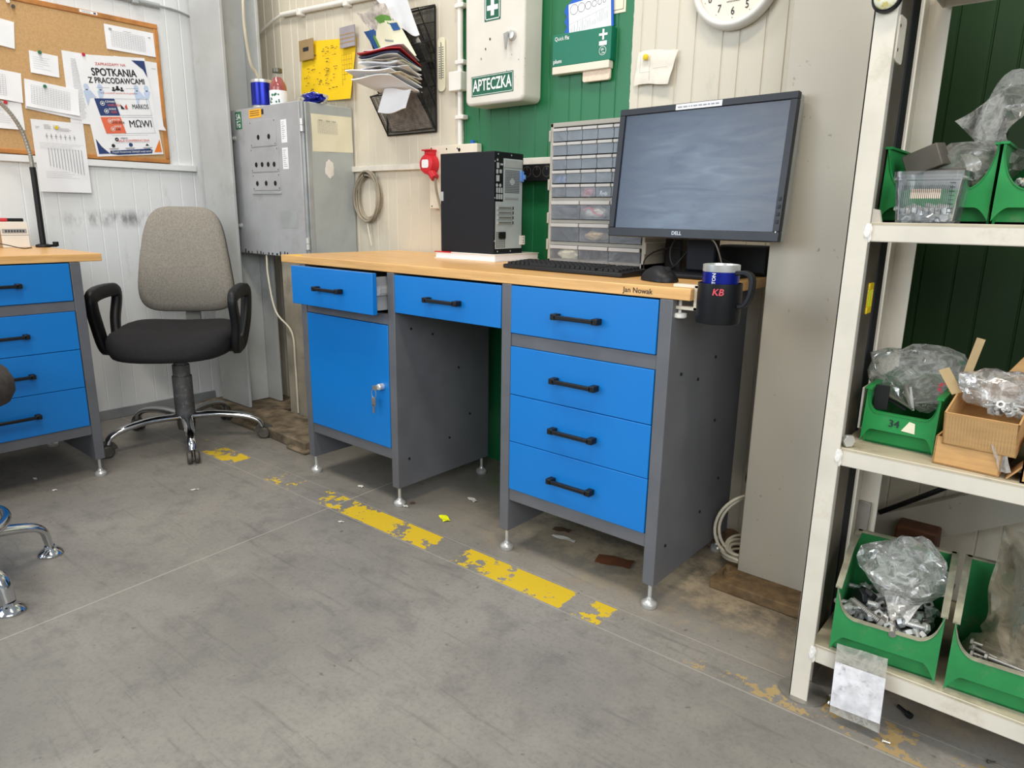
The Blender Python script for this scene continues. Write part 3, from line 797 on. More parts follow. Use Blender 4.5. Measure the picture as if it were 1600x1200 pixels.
# hanging wire basket with pockets and papers
wb = thing('file_basket', 'black wire mesh wall basket with pockets stuffed with papers', 'file holder', (.1, YB - .05, 1.33))
XA, XC = -.055, .246
b = B().rect(XA, XC, 1.345, 1.80, FB, .006); b.build('back_panel', 'wire_mesh', wb, smooth=0)
b = B()
for x in (XA, XC): b.tube([(x, YB - .008, 1.335), (x, YB - .008, 1.80)], .004, 6)
b.tube([(XA, YB - .008, 1.80), (XC, YB - .008, 1.80)], .004, 6); b.tube([(XA, YB - .008, 1.336), (XC, YB - .008, 1.336)], .004, 6)
b.build('frame', 'wire_black', wb)
for i, zb in enumerate((1.338, 1.43, 1.505, 1.57, 1.63)):
    zt = zb + .145; yf = YB - .098
    b = B().add([(XA, YB - .012, zb), (XC, YB - .012, zb), (XC, yf, zt), (XA, yf, zt)], [(0, 1, 2, 3)])
    for x in (XA, XC): b.add([(x, YB - .010, zb), (x, yf, zt), (x, YB - .010, zt + .03)], [(0, 1, 2)])
    pk = b.build('pocket', 'wire_mesh', wb, smooth=0)
    b = B().tube([(XA, YB - .008, zb), (XA, yf, zt), (XC, yf, zt), (XC, YB - .008, zb)], .003, 6)
    for x in (XA, XC): b.tube([(x, yf, zt), (x, YB - .008, zt + .03)], .0022, 6)
    b.build('rim_wire', 'wire_black', pk)
    random.seed(30 + i)
def paper(name, label, cat, m, c, wob=.006, th=.0012, extra=None, sd=0, n=9):
    rnd = random.Random(sd); p1, p2 = rnd.uniform(0, 6), rnd.uniform(0, 6)
    f = lambda u, v: (0, wob * math.sin(u * 4 + p1) * (1 - v * .3), wob * math.sin(u * 5 + v * 2 + p2))
    b = B().sheet(c, n, n, f, th); o = b.build(name, m); tag(o, label, cat)
    if extra:
        for nm, mm, (u0, u1, v0, v1) in extra:
            q = lambda u, v: (V(c[0]) * (1 - u) + V(c[1]) * u) * (1 - v) + (V(c[3]) * (1 - u) + V(c[2]) * u) * v
            nn = (V(c[1]) - V(c[0])).cross(V(c[3]) - V(c[0])).normalized()
            if nn.y > 0: nn = -nn
            g = lambda u, v: tuple(V(f(u0 + (u1 - u0) * u, v0 + (v1 - v0) * v)) + nn * .0022)
            k = B().sheet([q(u0, v0), q(u1, v0), q(u1, v1), q(u0, v1)], 6, 6, g, .0003)
            k.build(nm, mm, o)
    return o
# upright magazines in the upper pockets
paper('newspaper', 'greyish newspaper bending out of the top of the wire basket', 'newspaper', 'newsprint', [(-.02, .49, 1.845), (.16, .51, 1.82), (.232, .535, 1.66), (.08, .555, 1.70)], .010, .003, None, 1)
paper('plastic_sleeve', 'clear-white plastic sleeve of papers topmost in the wire basket', 'sleeve', 'white_paper', [(-.02, .455, 1.90), (.222, .465, 1.815), (.258, .495, 1.675), (.15, .495, 1.71)], .008, .004, None, 2)
paper('magazine', 'pale folded leaflet with a green header leaning left out of the basket', 'leaflet', 'newsprint', [(-.075, .45, 1.80), (.12, .452, 1.79), (.165, .475, 1.70), (.0, .47, 1.73)], .010, .002, [('green_header', 'mag_green', (.45, .98, .45, .80))], 3)
paper('brochure', 'white brochure with green edge and blue triangle in the upper basket pocket', 'brochure', 'cream_paper', [(-.032, .462, 1.765), (.172, .462, 1.738), (.236, .50, 1.60), (.03, .50, 1.625)], .006, .003, [('green_edge', 'mag_green', (.0, .07, .02, .9)), ('blue_corner', 'mag_blue', (.78, .98, .06, .26)), ('print_lines', 'ink_light', (.35, .62, .5, .55)), ('print_dark', 'ink_black', (.74, .84, .62, .68))], 4)
paper('brochure', 'dark blue brochure showing behind the white brochure in the basket', 'brochure', 'mag_blue', [(-.048, .475, 1.73), (.08, .48, 1.72), (.15, .53, 1.6), (.01, .53, 1.61)], .004, .002, None, 5)
# droopy stack in the middle pockets
def droop(name, label, cat, m, ytip, xtip, ztip, xr, zr, w, th, sd, wob=.006):
    c = [(xtip, ytip, ztip), (xtip + w * .78, ytip + .02, ztip - .012 + wob), (xr, .515, zr), (xr - w * .9, .535, zr + .012)]
    return paper(name, label, cat, m, c, wob, th, None, sd)
droop('paper_stack', 'white sheet lying on the red folder in the basket', 'papers', 'white_paper', .33, .115, 1.612, .232, 1.595, .27, .002, 11)
droop('folder', 'red folder sticking out of the wire basket', 'folder', 'red_folder', .318, .098, 1.602, .245, 1.572, .29, .004, 12, .004)
droop('folder', 'thin navy folder just under the red folder in the basket', 'folder', 'cover_navy', .325, .094, 1.592, .245, 1.564, .28, .003, 13, .004)
for i, (yt, xt, zt, zr, th, lb) in enumerate(((.335, .092, 1.586, 1.562, .003, 'uppermost loose white papers below the folders in the basket'),
                                              (.345, .075, 1.568, 1.548, .006, 'thick wad of dog-eared papers in the middle of the basket'),
                                              (.36, .07, 1.555, 1.535, .003, 'wavy white papers under the thick wad in the basket'))):
    droop('paper_stack', lb, 'papers', 'white_paper', yt, xt, zt, .247, zr, .26, th, 21 + i, .005)
for i, (m_, yt, xt, zt, zr, lb) in enumerate((('newsprint', .342, .088, 1.580, 1.556, 'grey sheet directly under the uppermost loose papers of the basket'), ('cream_paper', .35, .10, 1.575, 1.552, 'cream sheet between the grey sheet and the thick wad in the basket'), ('newsprint', .36, .095, 1.560, 1.541, 'grey sheet just below the thick wad of papers in the basket'), ('white_paper', .365, .115, 1.549, 1.528, 'short white sheet just above the grey booklet in the basket'), ('cream_paper', .36, .085, 1.53, 1.508, 'cream sheet between the grey booklet and the longest envelope'))):
    droop('paper_sheet', lb, 'papers', m_, yt, xt, zt, .244, zr, .25, .002, 41 + i, .004)
droop('booklet', 'grey booklet with a dark spine hanging out of the basket', 'booklet', 'newsprint', .37, .10, 1.535, .248, 1.52, .22, .005, 25, .006)
droop('envelope', 'longest white envelope sticking out to the left of the basket', 'envelope', 'white_paper', .33, .012, 1.545, .245, 1.487, .30, .004, 26, .004)
droop('envelope', 'second white envelope drooping just under the longest one', 'envelope', 'white_paper', .345, .028, 1.522, .245, 1.478, .26, .004, 27, .006)
paper('folded_letter', 'folded white letter hanging over the front of the lowest basket pocket', 'letter', 'white_paper', [(.075, .47, 1.494), (.236, .47, 1.485), (.222, .45, 1.405), (.052, .45, 1.405)], .006, .004, None, 31)
paper('paper_stack', 'grey papers standing inside the lowest basket pocket', 'papers', 'newsprint', [(-.03, .525, 1.49), (.19, .525, 1.49), (.232, .585, 1.348), (-.02, .585, 1.352)], .003, .004, None, 32)

th = thing('thermometer', 'narrow cream wall thermometer right of the wire basket', 'thermometer', (.278, YB, 1.48))
B().prism(rrect(.258, .297, 1.485, 1.684, .016), .002, .007, FB).build('backing', 'cream_paper', th)
B().rect(.276, .280, 1.53, 1.665, FB, .0078).build('tube', 'ink', th, smooth=0)
b = B()
for i in range(14):
    z = 1.535 + i * .0085; b.rect(.264, .2735, z, z + .0026, FB, .0078); b.rect(.2825, .292, z, z + .0026, FB, .0078)
b.build('scale', 'ink', th, smooth=0)
cd = thing('conduit', 'white vertical cable conduit beside the green wall strip', 'conduit', (.392, YB - .014, 1.27))
B().cyl((.389, YB - .014, 1.545), (.389, YB - .014, 2.7), .0115).build('pipe', 'white_plastic', cd)
B().cyl((.387, YB - .014, 1.262), (.387, YB - .014, 1.475), .010).build('pipe', 'white_plastic', cd)
for z in (1.775, 1.577, 1.378): B().box(.372, .418, YB - .03, YB, z - .008, z + .008).build('clip', 'white_plastic', cd, bevel=.003)
o = B().prism(rrect(.345, .412, 1.474, 1.545, .006), 0, .036, FB).build('junction_box', 'white_plastic', bevel=.003)
tag(o, 'small white junction box on the vertical conduit', 'junction box')
hc = thing('conduit', 'white conduit running along the top of the back wall to the corner', 'conduit', (-.8, YB - .014, 1.925))
B().cyl((-.80, YB - .015, 1.925), (.35, YB - .015, 1.872), .0115).build('pipe', 'white_plastic', hc)
B().tube(cr([(-.80, YB - .015, 1.925), (-.9, YB - .015, 1.905), (-1.1, YB - .015, 1.84)], 5), .006).build('cable', 'white_plastic', hc)
for x in (-.64, -.29): B().box(x - .014, x + .014, YB - .034, YB, 1.915 - (x + .8) * .046 - .012, 1.915 - (x + .8) * .046 + .018).build('clip', 'white_plastic', hc, bevel=.004)
hc = thing('conduit', 'grey-white conduit along the top of the left wall', 'conduit', (XL + .02, .0, 1.94))
B().cyl((XL + .014, -3, 1.955), (XL + .014, .19, 1.945), .012).build('pipe', 'silver_edge', hc)
B().tube(cr([(XL + .014, .19, 1.945), (XL + .014, .28, 1.94), (XL + .02, .37, 1.915), (XL + .02, .45, 1.88)], 5), .006).build('cable', 'silver_edge', hc)
B().box(XL, XL + .03, .065, .095, 1.93, 1.962).build('clip', 'silver_edge', hc, bevel=.004)
o = B().tube(cr([(-.58, .28, 2.6), (-.62, .285, 2.0), (-.655, .30, 1.8), (-.70, .345, 1.66), (-.712, .38, 1.62), (-.74, .45, 1.48), (-.80, .52, 1.42)], 6), .006, 8).build('cable', 'cable_white')
tag(o, 'white cable dropping from above to behind the mug on the electrical cabinet', 'cable')
o = B().tube(cr([(-.675, .345, .805), (-.665, .34, .70), (-.61, .335, .54), (-.50, .345, .45), (-.497, .352, .30), (-.497, .353, .10), (-.497, .353, .05)], 6), .0045, 8).build('cable', 'cable_white')
tag(o, 'thin white cable hanging under the electrical cabinet beside the column', 'cable')

fa = thing('first_aid_cabinet', 'cream metal first aid wall cabinet signed with a white cross', 'cabinet', (.64, YB - .05, 1.4))
b = B().prism(rrect(.502, .779, 1.398, 1.90, .022), .0, .104, FB); fb = b.build('body', 'offwhite_enamel', fa, bevel=.010, seg=4)
FA = frame((0, YB - .1055, 0), (1, 0, 0), (0, 0, 1))
b = B().rect(.597, .672, 1.672, 1.755, FA, .0005); b.build('cross_sign', 'sign_green', fb, smooth=0)
b = B()
for x0, x1, z0, z1 in ((.597, .672, 1.672, 1.676), (.597, .672, 1.751, 1.755), (.597, .601, 1.672, 1.755), (.668, .672, 1.672, 1.755)): pass
for x0, x1, z0, z1 in ((.601, .668, 1.676, 1.679), (.601, .668, 1.748, 1.751), (.601, .604, 1.676, 1.751), (.665, .668, 1.676, 1.751), (.6265, .6425, 1.688, 1.739), (.609, .6265, 1.7055, 1.7215), (.6425, .660, 1.7055, 1.7215)): b.rect(x0, x1, z0, z1, FA, .0010)
b.build('white_cross', 'sign_white', fb, smooth=0)
FA2 = FA @ Matrix.Translation((.634, 1.464, 0)) @ Matrix.Rotation(R(1.0), 4, 'Z')
B().rect(-.1, .1, -.034, .034, FA2, .0005).build('name_sign', 'sign_green', fb, smooth=0)
b = B()
for x0, x1, z0, z1 in ((-.097, .097, -.031, -.0295), (-.097, .097, .0295, .031), (-.097, -.0955, -.031, .031), (.0955, .097, -.031, .031)): b.rect(x0, x1, z0, z1, FA2, .0010)
b.text('APTECZKA', .056, FA2, .0012, bold=.022, sx=.66)
b.build('sign_lettering', 'sign_white', fb, smooth=0)
b = B().lathe([(.017, 0), (.017, .006), (.013, .012), (.005, .013)], axis((.728, YB - .105, 1.612), (.728, YB - .14, 1.612)), 20)
lk = b.build('lock', 'zinc', fb)
B().prism([(.70, 1.618), (.722, 1.622), (.714, 1.566), (.708, 1.566)], .0155, .0175, FA).build('key', 'steel_dull', lk)
b = B()
random.seed(5)
for i in range(12): b.disc(.72 + random.uniform(-.02, .07), random.uniform(1.45, 1.56), random.uniform(.0006, .0016), FA, .0006, 8)
for i in range(3): b.rect(.58 + i * .02, .583 + i * .022, 1.55 + i * .03, 1.557 + i * .03, FA, .0006)
b.build('specks', 'bit_brown', fb, smooth=0)

pd_ = thing('plaster_dispenser', 'green plaster dispenser with a cream bottom strip on the green wall', 'dispenser', (.96, YB, 1.48))
T2 = FB @ Matrix.Translation((.9625, 1.548, 0)) @ Matrix.Rotation(R(-.3), 4, 'Z')
B().prism(rrect(-.118, .118, -.042, .060, .004), .0, .030, T2).build('case', 'wound_green', pd_, bevel=.002)
B().prism(rrect(-.116, .114, -.066, -.0415, .003), .004, .031, T2).build('bottom_strip', 'cream_plastic', pd_, bevel=.002)
B().prism(rrect(.004, .112, -.100, -.062, .008), .008, .020, T2).build('plaster_strip', 'plaster_paper', pd_, bevel=.002)
b = B().text('Quick', .018, T2 @ Matrix.Translation((-.108, .045, 0)), .0312, 'LEFT', sx=.86).text('Fix', .018, T2 @ Matrix.Translation((-.066, .045, 0)), .0312, 'LEFT', bold=.025, sx=.86)
b.text('plum', .018, T2 @ Matrix.Translation((-.112, -.026, 0)), .0312, 'LEFT', bold=.025)
for x, z, w_, h_ in ((.088, .037, .007, .032), (.078, .037, .0125, .007), (.098, .037, .0125, .007)): b.rect(x - w_ / 2, x + w_ / 2, z - h_ / 2, z + h_ / 2, T2, .0312)
b.prism(rrect(.073, .103, .004, .017, .002), .0310, .0314, T2)
b.ring2(.088, -.012, .0125, .0138, T2, .0312)
for q in range(9): b.rect(.08 + random.uniform(0, .012), .085 + random.uniform(0, .012), -.02 + q * .002, -.019 + q * .002, T2, .0312)
b.build('print', 'sign_white', pd_, smooth=0)
o = B(); T3 = FB @ Matrix.Translation((.985, 1.655, 0)) @ Matrix.Rotation(R(4), 4, 'Z')
pts = [(.085, -.05), (.085, .06)]
for i in range(9): pts += [(.075 - i * .02, .068 if i % 2 else .056)]
for i in range(7): pts += [(-.108 if i % 2 else -.098, .05 - i * .016)]
ic = thing('instruction_card', 'blue scalloped card with a white dressing chart above the green dispenser', 'card', (.985, YB, 1.62))
B().prism(pts, .004, .009, T3).build('blue_backing', 'card_blue', ic)
B().prism(rrect(-.088, .078, -.052, .052, .004), .010, .011, T3).build('white_chart', 'white_paper', ic)
b = B()
for x, r in ((-.066, .016), (-.036, .0145), (-.009, .012), (.015, .0095), (.036, .008), (.054, .006)): b.ring2(x, .032, r - .0012, r, T3, .0116)
b.build('circles', 'ink_black', ic, smooth=0)
b = B().add([T3 @ V(p) for p in ((-.085, -.012, .0116), (.072, .012, .0116), (.072, .0128, .0116), (-.085, -.0112, .0116))], [(0, 1, 2, 3)])
for i in range(22):
    x = -.08 + i * .0068; b.rect(x, x + .0012, -.045 + .001 * i, -.02 + random.uniform(-.012, .01) + .001 * i, T3, .0116)
b.build('small_print', 'ink_light', ic, smooth=0)
nt = thing('framed_sheet', 'white bordered sheet partly behind the blue dressing card', 'sheet', (1.08, YB, 1.65))
B().box(1.02, 1.112, YB - .0025, YB, 1.648, 1.86).build('paper', 'cream_paper', nt)
b = B().box(1.103, 1.1045, YB - .003, YB, 1.658, 1.86).box(1.02, 1.1045, YB - .003, YB, 1.657, 1.6585); b.build('border', 'ink', nt)

wn = thing('wall_note', 'crumpled note paper pinned to the wall above the monitor', 'note', (1.24, YB, 1.42))
B().sheet([(1.170, YB - .004, 1.519), (1.312, YB - .010, 1.514), (1.290, YB - .022, 1.416), (1.163, YB - .012, 1.418)], 12, 10, lambda u, v: (.0, -.004 * abs(math.sin(u * 9.4)) - .003 * abs(math.sin(v * 6)), .004 * math.sin(u * 5)), .0006).build('paper', 'wall_note_paper', wn)
b = B().rect(1.188, 1.1888, 1.455, 1.51, FB, .022).rect(1.188, 1.222, 1.454, 1.4548, FB, .022).rect(1.222, 1.2228, 1.43, 1.50, FB, .022).rect(1.235, 1.285, 1.462, 1.4628, FB, .024)
b.build('pencil_lines', 'ink_light', wn, smooth=0)
o = B().lathe([(.0085, 0), (.0095, .003), (.0085, .007), (.004, .009)], axis((1.206, YB - .018, 1.499), (1.206, YB - .05, 1.499)), 18).build('push_pin', 'pin_yellow')
tag(o, 'yellow push pin in the crumpled wall note', 'pin')

ck = thing('wall_clock', 'round white wall clock cut off by the top of the picture', 'clock', (1.483, YB - .02, 1.671))
KX, KZ, KR = 1.483, 1.671, .1318
mk = axis((KX, YB - .001, KZ), (KX, YB - .1, KZ))
B().lathe([(KR * .97, 0), (KR, .008), (KR * .99, .022), (KR * .95, .033), (KR * .89, .037), (KR * .84, .033), (KR * .82, .024)], mk, 64, True, False).build('rim', 'white_plastic', ck, smooth=60)
B().lathe([(KR * .83, .022), (.001, .0221)], mk, 64, False, False).build('dial', 'dial_cream', ck)
FK = frame((KX, YB - .024, KZ), (1, 0, 0), (0, 0, 1))
b = B()
for q in range(1, 13):
    a = PI / 2 - q * PI / 6; b.text(str(q), .030, FK @ Matrix.Translation((.083 * math.cos(a), .083 * math.sin(a), 0)), .0005, bold=.004, sx=.8)
    b.disc(.1 * math.cos(a), .1 * math.sin(a), .0014, FK, .0005, 8)
for i, w_ in enumerate((.03, .04)):
    for j in range(9): b.rect(-w_ / 2 + j * w_ / 9, -w_ / 2 + j * w_ / 9 + w_ / 14, -.052 - i * .006, -.0495 - i * .006, FK, .0005)
b.build('numerals', 'ink_black', ck, smooth=0)
b = B().box(-.003, .003, -.012, .06, .002, .003, FK).box(-.05, .01, -.002, .002, .004, .005, FK); b.build('hands', 'ink_black', ck)

pn = thing('power_socket_box', 'cream power socket panel with a red industrial socket behind the computer', 'socket box', (.35, YB, 1.03))
B().prism(rrect(.226, .492, 1.03, 1.277, .006), 0, .03, FB).build('plate', 'cream_plastic', pn, bevel=.003)
b = B()
for x, z in ((.24, 1.268), (.328, 1.262), (.388, 1.262), (.24, 1.04)): b.disc(x, z, .0035, FB, .0306, 10)
b.disc(.398, 1.256, .007, FB, .0306, 12); b.build('screws', 'dark_void', pn, smooth=0)
o = B().lathe([(.038, .03), (.041, .034), (.041, .058), (.036, .07), (.02, .074)], FB @ Matrix.Translation((.247, 1.205, 0)), 28); 
o.box(.228, .268, YB - .06, YB - .03, 1.24, 1.258).prism(rrect(.222, .272, 1.256, 1.262, .002), .03, .07, FB).cyl((.262, YB - .055, 1.175), (.285, YB - .055, 1.15), .018)
cee = o.build('red_socket', 'cee_red', pn, bevel=.002)
B().prism(rrect(.229, .268, 1.19, 1.222, .008), .0742, .075, FB).build('socket_label', 'white_paper', cee)
B().lathe([(.008, 0), (.008, .012), (.003, .014)], Matrix.Translation((.456, YB - .016, 1.277)), 14).build('blue_knob', 'card_blue', pn)
B().tube(cr([(.285, YB - .055, 1.15), (.292, YB - .055, 1.10), (.312, YB - .05, 1.02), (.326, YB - .05, .93), (.335, YB - .04, .862)], 6), .005).build('cable', 'cable_grey', pn)
ss = thing('socket_strip', 'black socket strip under the rail on the green wall strip', 'socket strip', (.9, YB, 1.13))
B().prism(rrect(.60, 1.16, 1.13, 1.189, .004), 0, .045, FB).build('housing', 'black_plastic', ss, bevel=.002)
for x in (.755, .80, .845, .9, .945, .99):
    b = B().ring2(x, 1.163, .0165, .0195, FB, .0456, 24).box(x - .002, x + .002, YB - .047, YB - .044, 1.168, 1.18); b.build('socket', 'steel_dark', ss, smooth=0)
cl = thing('hanging_cable', 'coil of grey cable hung by a zip tie beside the electrical cabinet', 'cable', (-.2, YB - .02, 1.07))
b = B(); random.seed(3)
for i in range(9):
    rx, rz, ox, oz, oy = .078 + random.uniform(-.012, .012), .104 + random.uniform(-.012, .01), random.uniform(-.008, .008), random.uniform(-.006, .008), .008 + .005 * (i % 5)
    b.tube([(-.196 + ox + rx * math.cos(2 * PI * j / 36), YB - oy - .003 * math.sin(3 * 2 * PI * j / 36 + i), 1.075 + oz + rz * math.sin(2 * PI * j / 36)) for j in range(36)], .0042, 7, True)
b.build('loops', 'cable_grey', cl)
B().tube([(-.19 + .004 * math.cos(q), YB - .02 + .022 * math.sin(q), 1.175 + .01 * math.cos(q)) for q in (2 * PI * j / 12 for j in range(12))], .002, 6, True).tube([(-.19, YB - .02, 1.18), (-.188, YB - .012, 1.215)], .002, 6).build('zip_tie', 'cable_black', cl)
B().tube(cr([(-.20, YB - .02, .972), (-.19, YB - .02, .92), (-.175, YB - .02, .862)], 5), .004).build('tail', 'cable_white', cl)
# ------------------------------------------------------------------ cork board on the left wall
FL = frame((XL, 0, 0), (0, 1, 0), (0, 0, 1))
cb = thing('cork_board', 'cork notice board with a wooden frame on the left wall', 'notice board', (XL, -.4, 1.23))
B().box(XL + .002, XL + .016, -1.05, .155, 1.24, 1.85).build('cork', 'cork', cb)
for x0, x1, z0, z1 in ((-1.06, .17, 1.838, 1.860), (-1.06, .17, 1.231, 1.251), (.150, .170, 1.251, 1.838), (-1.06, -1.04, 1.251, 1.838)):
    B().box(XL + .001, XL + .021, x0, x1, z0, z1).build('frame_bar', 'cork_frame', cb, bevel=.003)
pt = B().rect(-.165, -.092, 1.846, 1.857, FL, .0214).build('price_label', 'white_paper', cb, smooth=0); pt['label'] = 'white price label'
b = B()
for i in range(9): b.rect(-.155 + i * .004, -.1535 + i * .004, 1.849, 1.854, FL, .0218)
b.rect(-.108, -.098, 1.848, 1.855, FL, .0218); b.build('label_print', 'ink', cb, smooth=0)
def pinned(name, label, cat, cy, cz, w, h, rot, lev, m='white_paper', curl=.004, sd=0, th=.0006):
    """sheet on the board; returns (thing, frame whose origin is the sheet's top left, lifted)"""
    F = FL @ Matrix.Translation((cy, cz, .0175 + lev)) @ Matrix.Rotation(R(rot), 4, 'Z')
    t = thing(name, label, cat, (XL + .017, cy, cz))
    rnd = random.Random(sd); ph = rnd.uniform(0, 6)
    c = [F @ V((-w / 2, h / 2, 0)), F @ V((w / 2, h / 2, 0)), F @ V((w / 2, -h / 2, 0)), F @ V((-w / 2, -h / 2, 0))]
    f = lambda u, v: (curl * (v ** 2) * (.4 + .6 * math.sin(u * 3 + ph) ** 2), 0, 0)
    B().sheet(c, 10, 8, f, th).build('paper', m, t)
    return t, F @ Matrix.Translation((-w / 2, h / 2, 0))
def table_lines(b, F, x0, x1, y0, y1, nr, nc, h, rnd, jag=.0):
    for r in range(nr + 1): b.rect(x0, x1 - rnd.uniform(0, jag), y0 + (y1 - y0) * r / nr, y0 + (y1 - y0) * r / nr + .0008, F, h)
    for c in range(nc + 1): b.rect(x0 + (x1 - x0) * c / nc, x0 + (x1 - x0) * c / nc + .0007, y0, y1, F, h)
rnd = random.Random(4)
def lines(b, F, x0, x1, y0, n, dy, h, lw=.0016, jag=.5):
    for i in range(n): b.rect(x0, x1 - (x1 - x0) * rnd.uniform(0, jag), y0 - i * dy, y0 - i * dy + lw, F, h)
def pin(cy, cz, m, label):
    o = B().lathe([(.0045, 0), (.006, .002), (.0055, .006), (.0075, .009), (.006, .011)], axis((XL + .018, cy, cz), (XL + .1, cy, cz)), 14).build('push_pin', m)
    return tag(o, label, 'pin')
t, F = pinned('list_sheet', 'lined list sheet under the left side of the job fair poster', 'sheet', -.150, 1.528, .21, .297, 0, .0005, sd=1)
b = B(); lines(b, F, .03, .075, -.03, 40, .0064, .0035, .0012, .3); b.build('print', 'ink_light', t, smooth=0)
t, F = pinned('blank_sheet', 'blank white sheet under the right side of the job fair poster', 'sheet', .060, 1.537, .205, .305, 0, .001, sd=2)
b = B(); b.rect(.165, .185, -.03, -.0285, F, .003); b.build('print', 'ink_light', t, smooth=0)
# the poster
po = thing('poster', 'job fair poster headed SPOTKANIA pinned on the cork board', 'poster', (XL + .02, -.04, 1.47))
PW, PH = .303, .43
PF = FL @ Matrix.Translation((-.034, 1.471, .0225)) @ Matrix.Rotation(R(6.0), 4, 'Z') @ Matrix.Translation((-PW / 2, PH / 2, 0))
B().sheet([PF @ V(p) for p in ((0, 0, 0), (PW, 0, 0), (PW, -PH, 0), (0, -PH, 0))], 4, 4, None, .0006).build('paper', 'white_paper', po)
def pq(u, v): return (u * PW, -v * PH)
def at(u, v): return PF @ Matrix.Translation((u * PW, -v * PH, 0))
H1, H2, H3 = .0011, .0016, .0021
b = B().text('ZAPRASZAMY NA', .0165, at(.47, .085), H1, bold=.01); b.text('Twoja przyszłość zaczyna się od spotkania!', .0105, at(.5, .365), H1, shear=.3, sx=.9)
b.text('14.05.2026', .0135, at(.40, .487), H2 + .0004, bold=.02).text('10.00', .0125, at(.37, .555), H2 + .0004, bold=.02).text('SALA KONFERENCYJNA', .0135, at(.58, .848), H2, bold=.01)
b.poly([pq(.548, .50), pq(.58, .47), pq(.588, .525), pq(.555, .525)], PF, H2)
b.build('coral_lettering', 'coral_print', po, smooth=0)
b = B().text('SPOTKANIA', .044, at(.5, .165), H1, bold=.03, sx=.82).text('Z PRACODAWCAMI', .034, at(.52, .245), H1, bold=.028, sx=.80)
b.text('MARKOS', .029, at(.785, .50), H2, bold=.012, sx=.66).text('MΩWI', .044, at(.735, .678), H2, bold=.012, sx=.86)
b.rect(.2 * PW, .38 * PW, -.315 * PH, -.313 * PH, PF, H1).rect(.62 * PW, .8 * PW, -.315 * PH, -.313 * PH, PF, H1)
b.poly([pq(.49, .475), pq(.52, .50), pq(.545, .525), pq(.49, .525)], PF, H2)
b.text('MIEJSCE', .009, at(.44, .822), H2, bold=.01).ring2(*pq(.33, .832), .003, .0085, PF, H2)
for u in (.26, .5, .77): b.rect(u * PW - .022, u * PW + .022, -.925 * PH, -.921 * PH, PF, H1); b.rect(u * PW - .018, u * PW + .018, -.935 * PH, -.932 * PH, PF, H1)
b.text('15.05.2026', .0135, at(.395, .661), H2 + .0004, bold=.02).text('14.00', .0125, at(.37, .73), H2 + .0004, bold=.02)
b.build('black_lettering', 'ink_black', po, smooth=0)
B().disc(*pq(.26, .895), .008, PF, H1).build('service_icon', 'ink_black', po, smooth=0)
B().poly([pq(.74, .905), pq(.8, .905), pq(.77, .88)], PF, H1).build('service_icon', 'ink_black', po, smooth=0)
for u, v, k in ((.44, .315, .8), (.5, .305, 1.), (.56, .315, .8)):
    B().disc(*pq(u, v), .006 * k, PF, H1, 14).disc(*pq(u, v + .022), .011 * k, PF, H1, 14, ry=.0055 * k).build('people_icon', 'ink_black', po, smooth=0)
b = B().prism([pq(.135, .42), pq(.42, .42), pq(.455, .59), pq(.17, .59)], .0008, H2, PF)
b.build('navy_block', 'navy', po, smooth=0)
B().poly([pq(.79, .03), pq(.985, .03), pq(.985, .2), pq(.94, .12)], PF, H1).build('navy_corner', 'navy', po, smooth=0)
B().poly([pq(.03, .82), pq(.09, .90), pq(.19, .975), pq(.03, .975)], PF, H1).build('navy_corner', 'navy', po, smooth=0)
b = B().poly([pq(.2, .945), pq(.8, .935), pq(.84, .95), pq(.82, .985), pq(.3, .99), pq(.19, .975)], PF, H1)
b.build('navy_banner', 'navy', po, smooth=0)
B().disc(*pq(.52, .89), .009, PF, H1).build('round_icon', 'navy', po, smooth=0)
b = B().prism([pq(.165, .605), pq(.455, .605), pq(.49, .77), pq(.2, .77)], .0008, H2, PF)
b.build('orange_block', 'orange_print', po, smooth=0)
b = B().poly([pq(.98, .84), pq(.98, .975), pq(.86, .975)], PF, H1); b.build('orange_corner', 'bright_orange', po, smooth=0)
b = B()
for v0, u0 in ((.42, .43), (.605, .465)):
    b.rect(u0 * PW, .93 * PW, -v0 * PH, -(v0 + .003) * PH, PF, H1).rect(u0 * PW, .945 * PW, -(v0 + .165) * PH, -(v0 + .168) * PH, PF, H1).rect(.93 * PW, .9335 * PW, -(v0 + .168) * PH, -v0 * PH, PF, H1)
for a, c_ in ((.79, .792), (.865, .867)): b.rect(.26 * PW, .82 * PW, -c_ * PH, -a * PH, PF, H1)
b.build('frames', 'ink_light', po, smooth=0)
for u, s in ((.06, 1), (.25, -1), (.78, 1), (.93, -1)):
    b = B().disc(*pq(u, .31), .011, PF, H1, 14, .014); b.poly([pq(u - .05, .35), pq(u, .33), pq(u + .05, .345), pq(u + .06 + .05 * s, .41), pq(u + .02 * s, .415), pq(u - .03, .5)], PF, H1)
    b.build('handshake_figure', 'paleblue_print', po, smooth=0)
b = B().text('CZWARTEK', .011, at(.375, .452), H3, bold=.015).text('GODZ', .011, at(.36, .525), H3, bold=.015).text('PIĄTEK', .011, at(.38, .632), H3, bold=.015).text('GODZ', .011, at(.385, .70), H3, bold=.015)
for u, v in ((.235, .468), (.27, .545), (.29, .645), (.31, .725)): b.ring2(*pq(u, v), .008, .0098, PF, H3, 20).rect(u * PW - .004, u * PW + .004, -v * PH - .003, -v * PH + .003, PF, H3)
b.text('Przyjdź! Porozmawiaj! Zdobądź swoją szansę!', .0115, at(.52, .962), H3, shear=.25, sx=.82)
b.build('white_lettering', 'sign_white', po, smooth=0)
t, F = pinned('timetable', 'small wide timetable in the top right corner of the cork board', 'sheet', .040, 1.766, .217, .105, 0, .0005, sd=3)
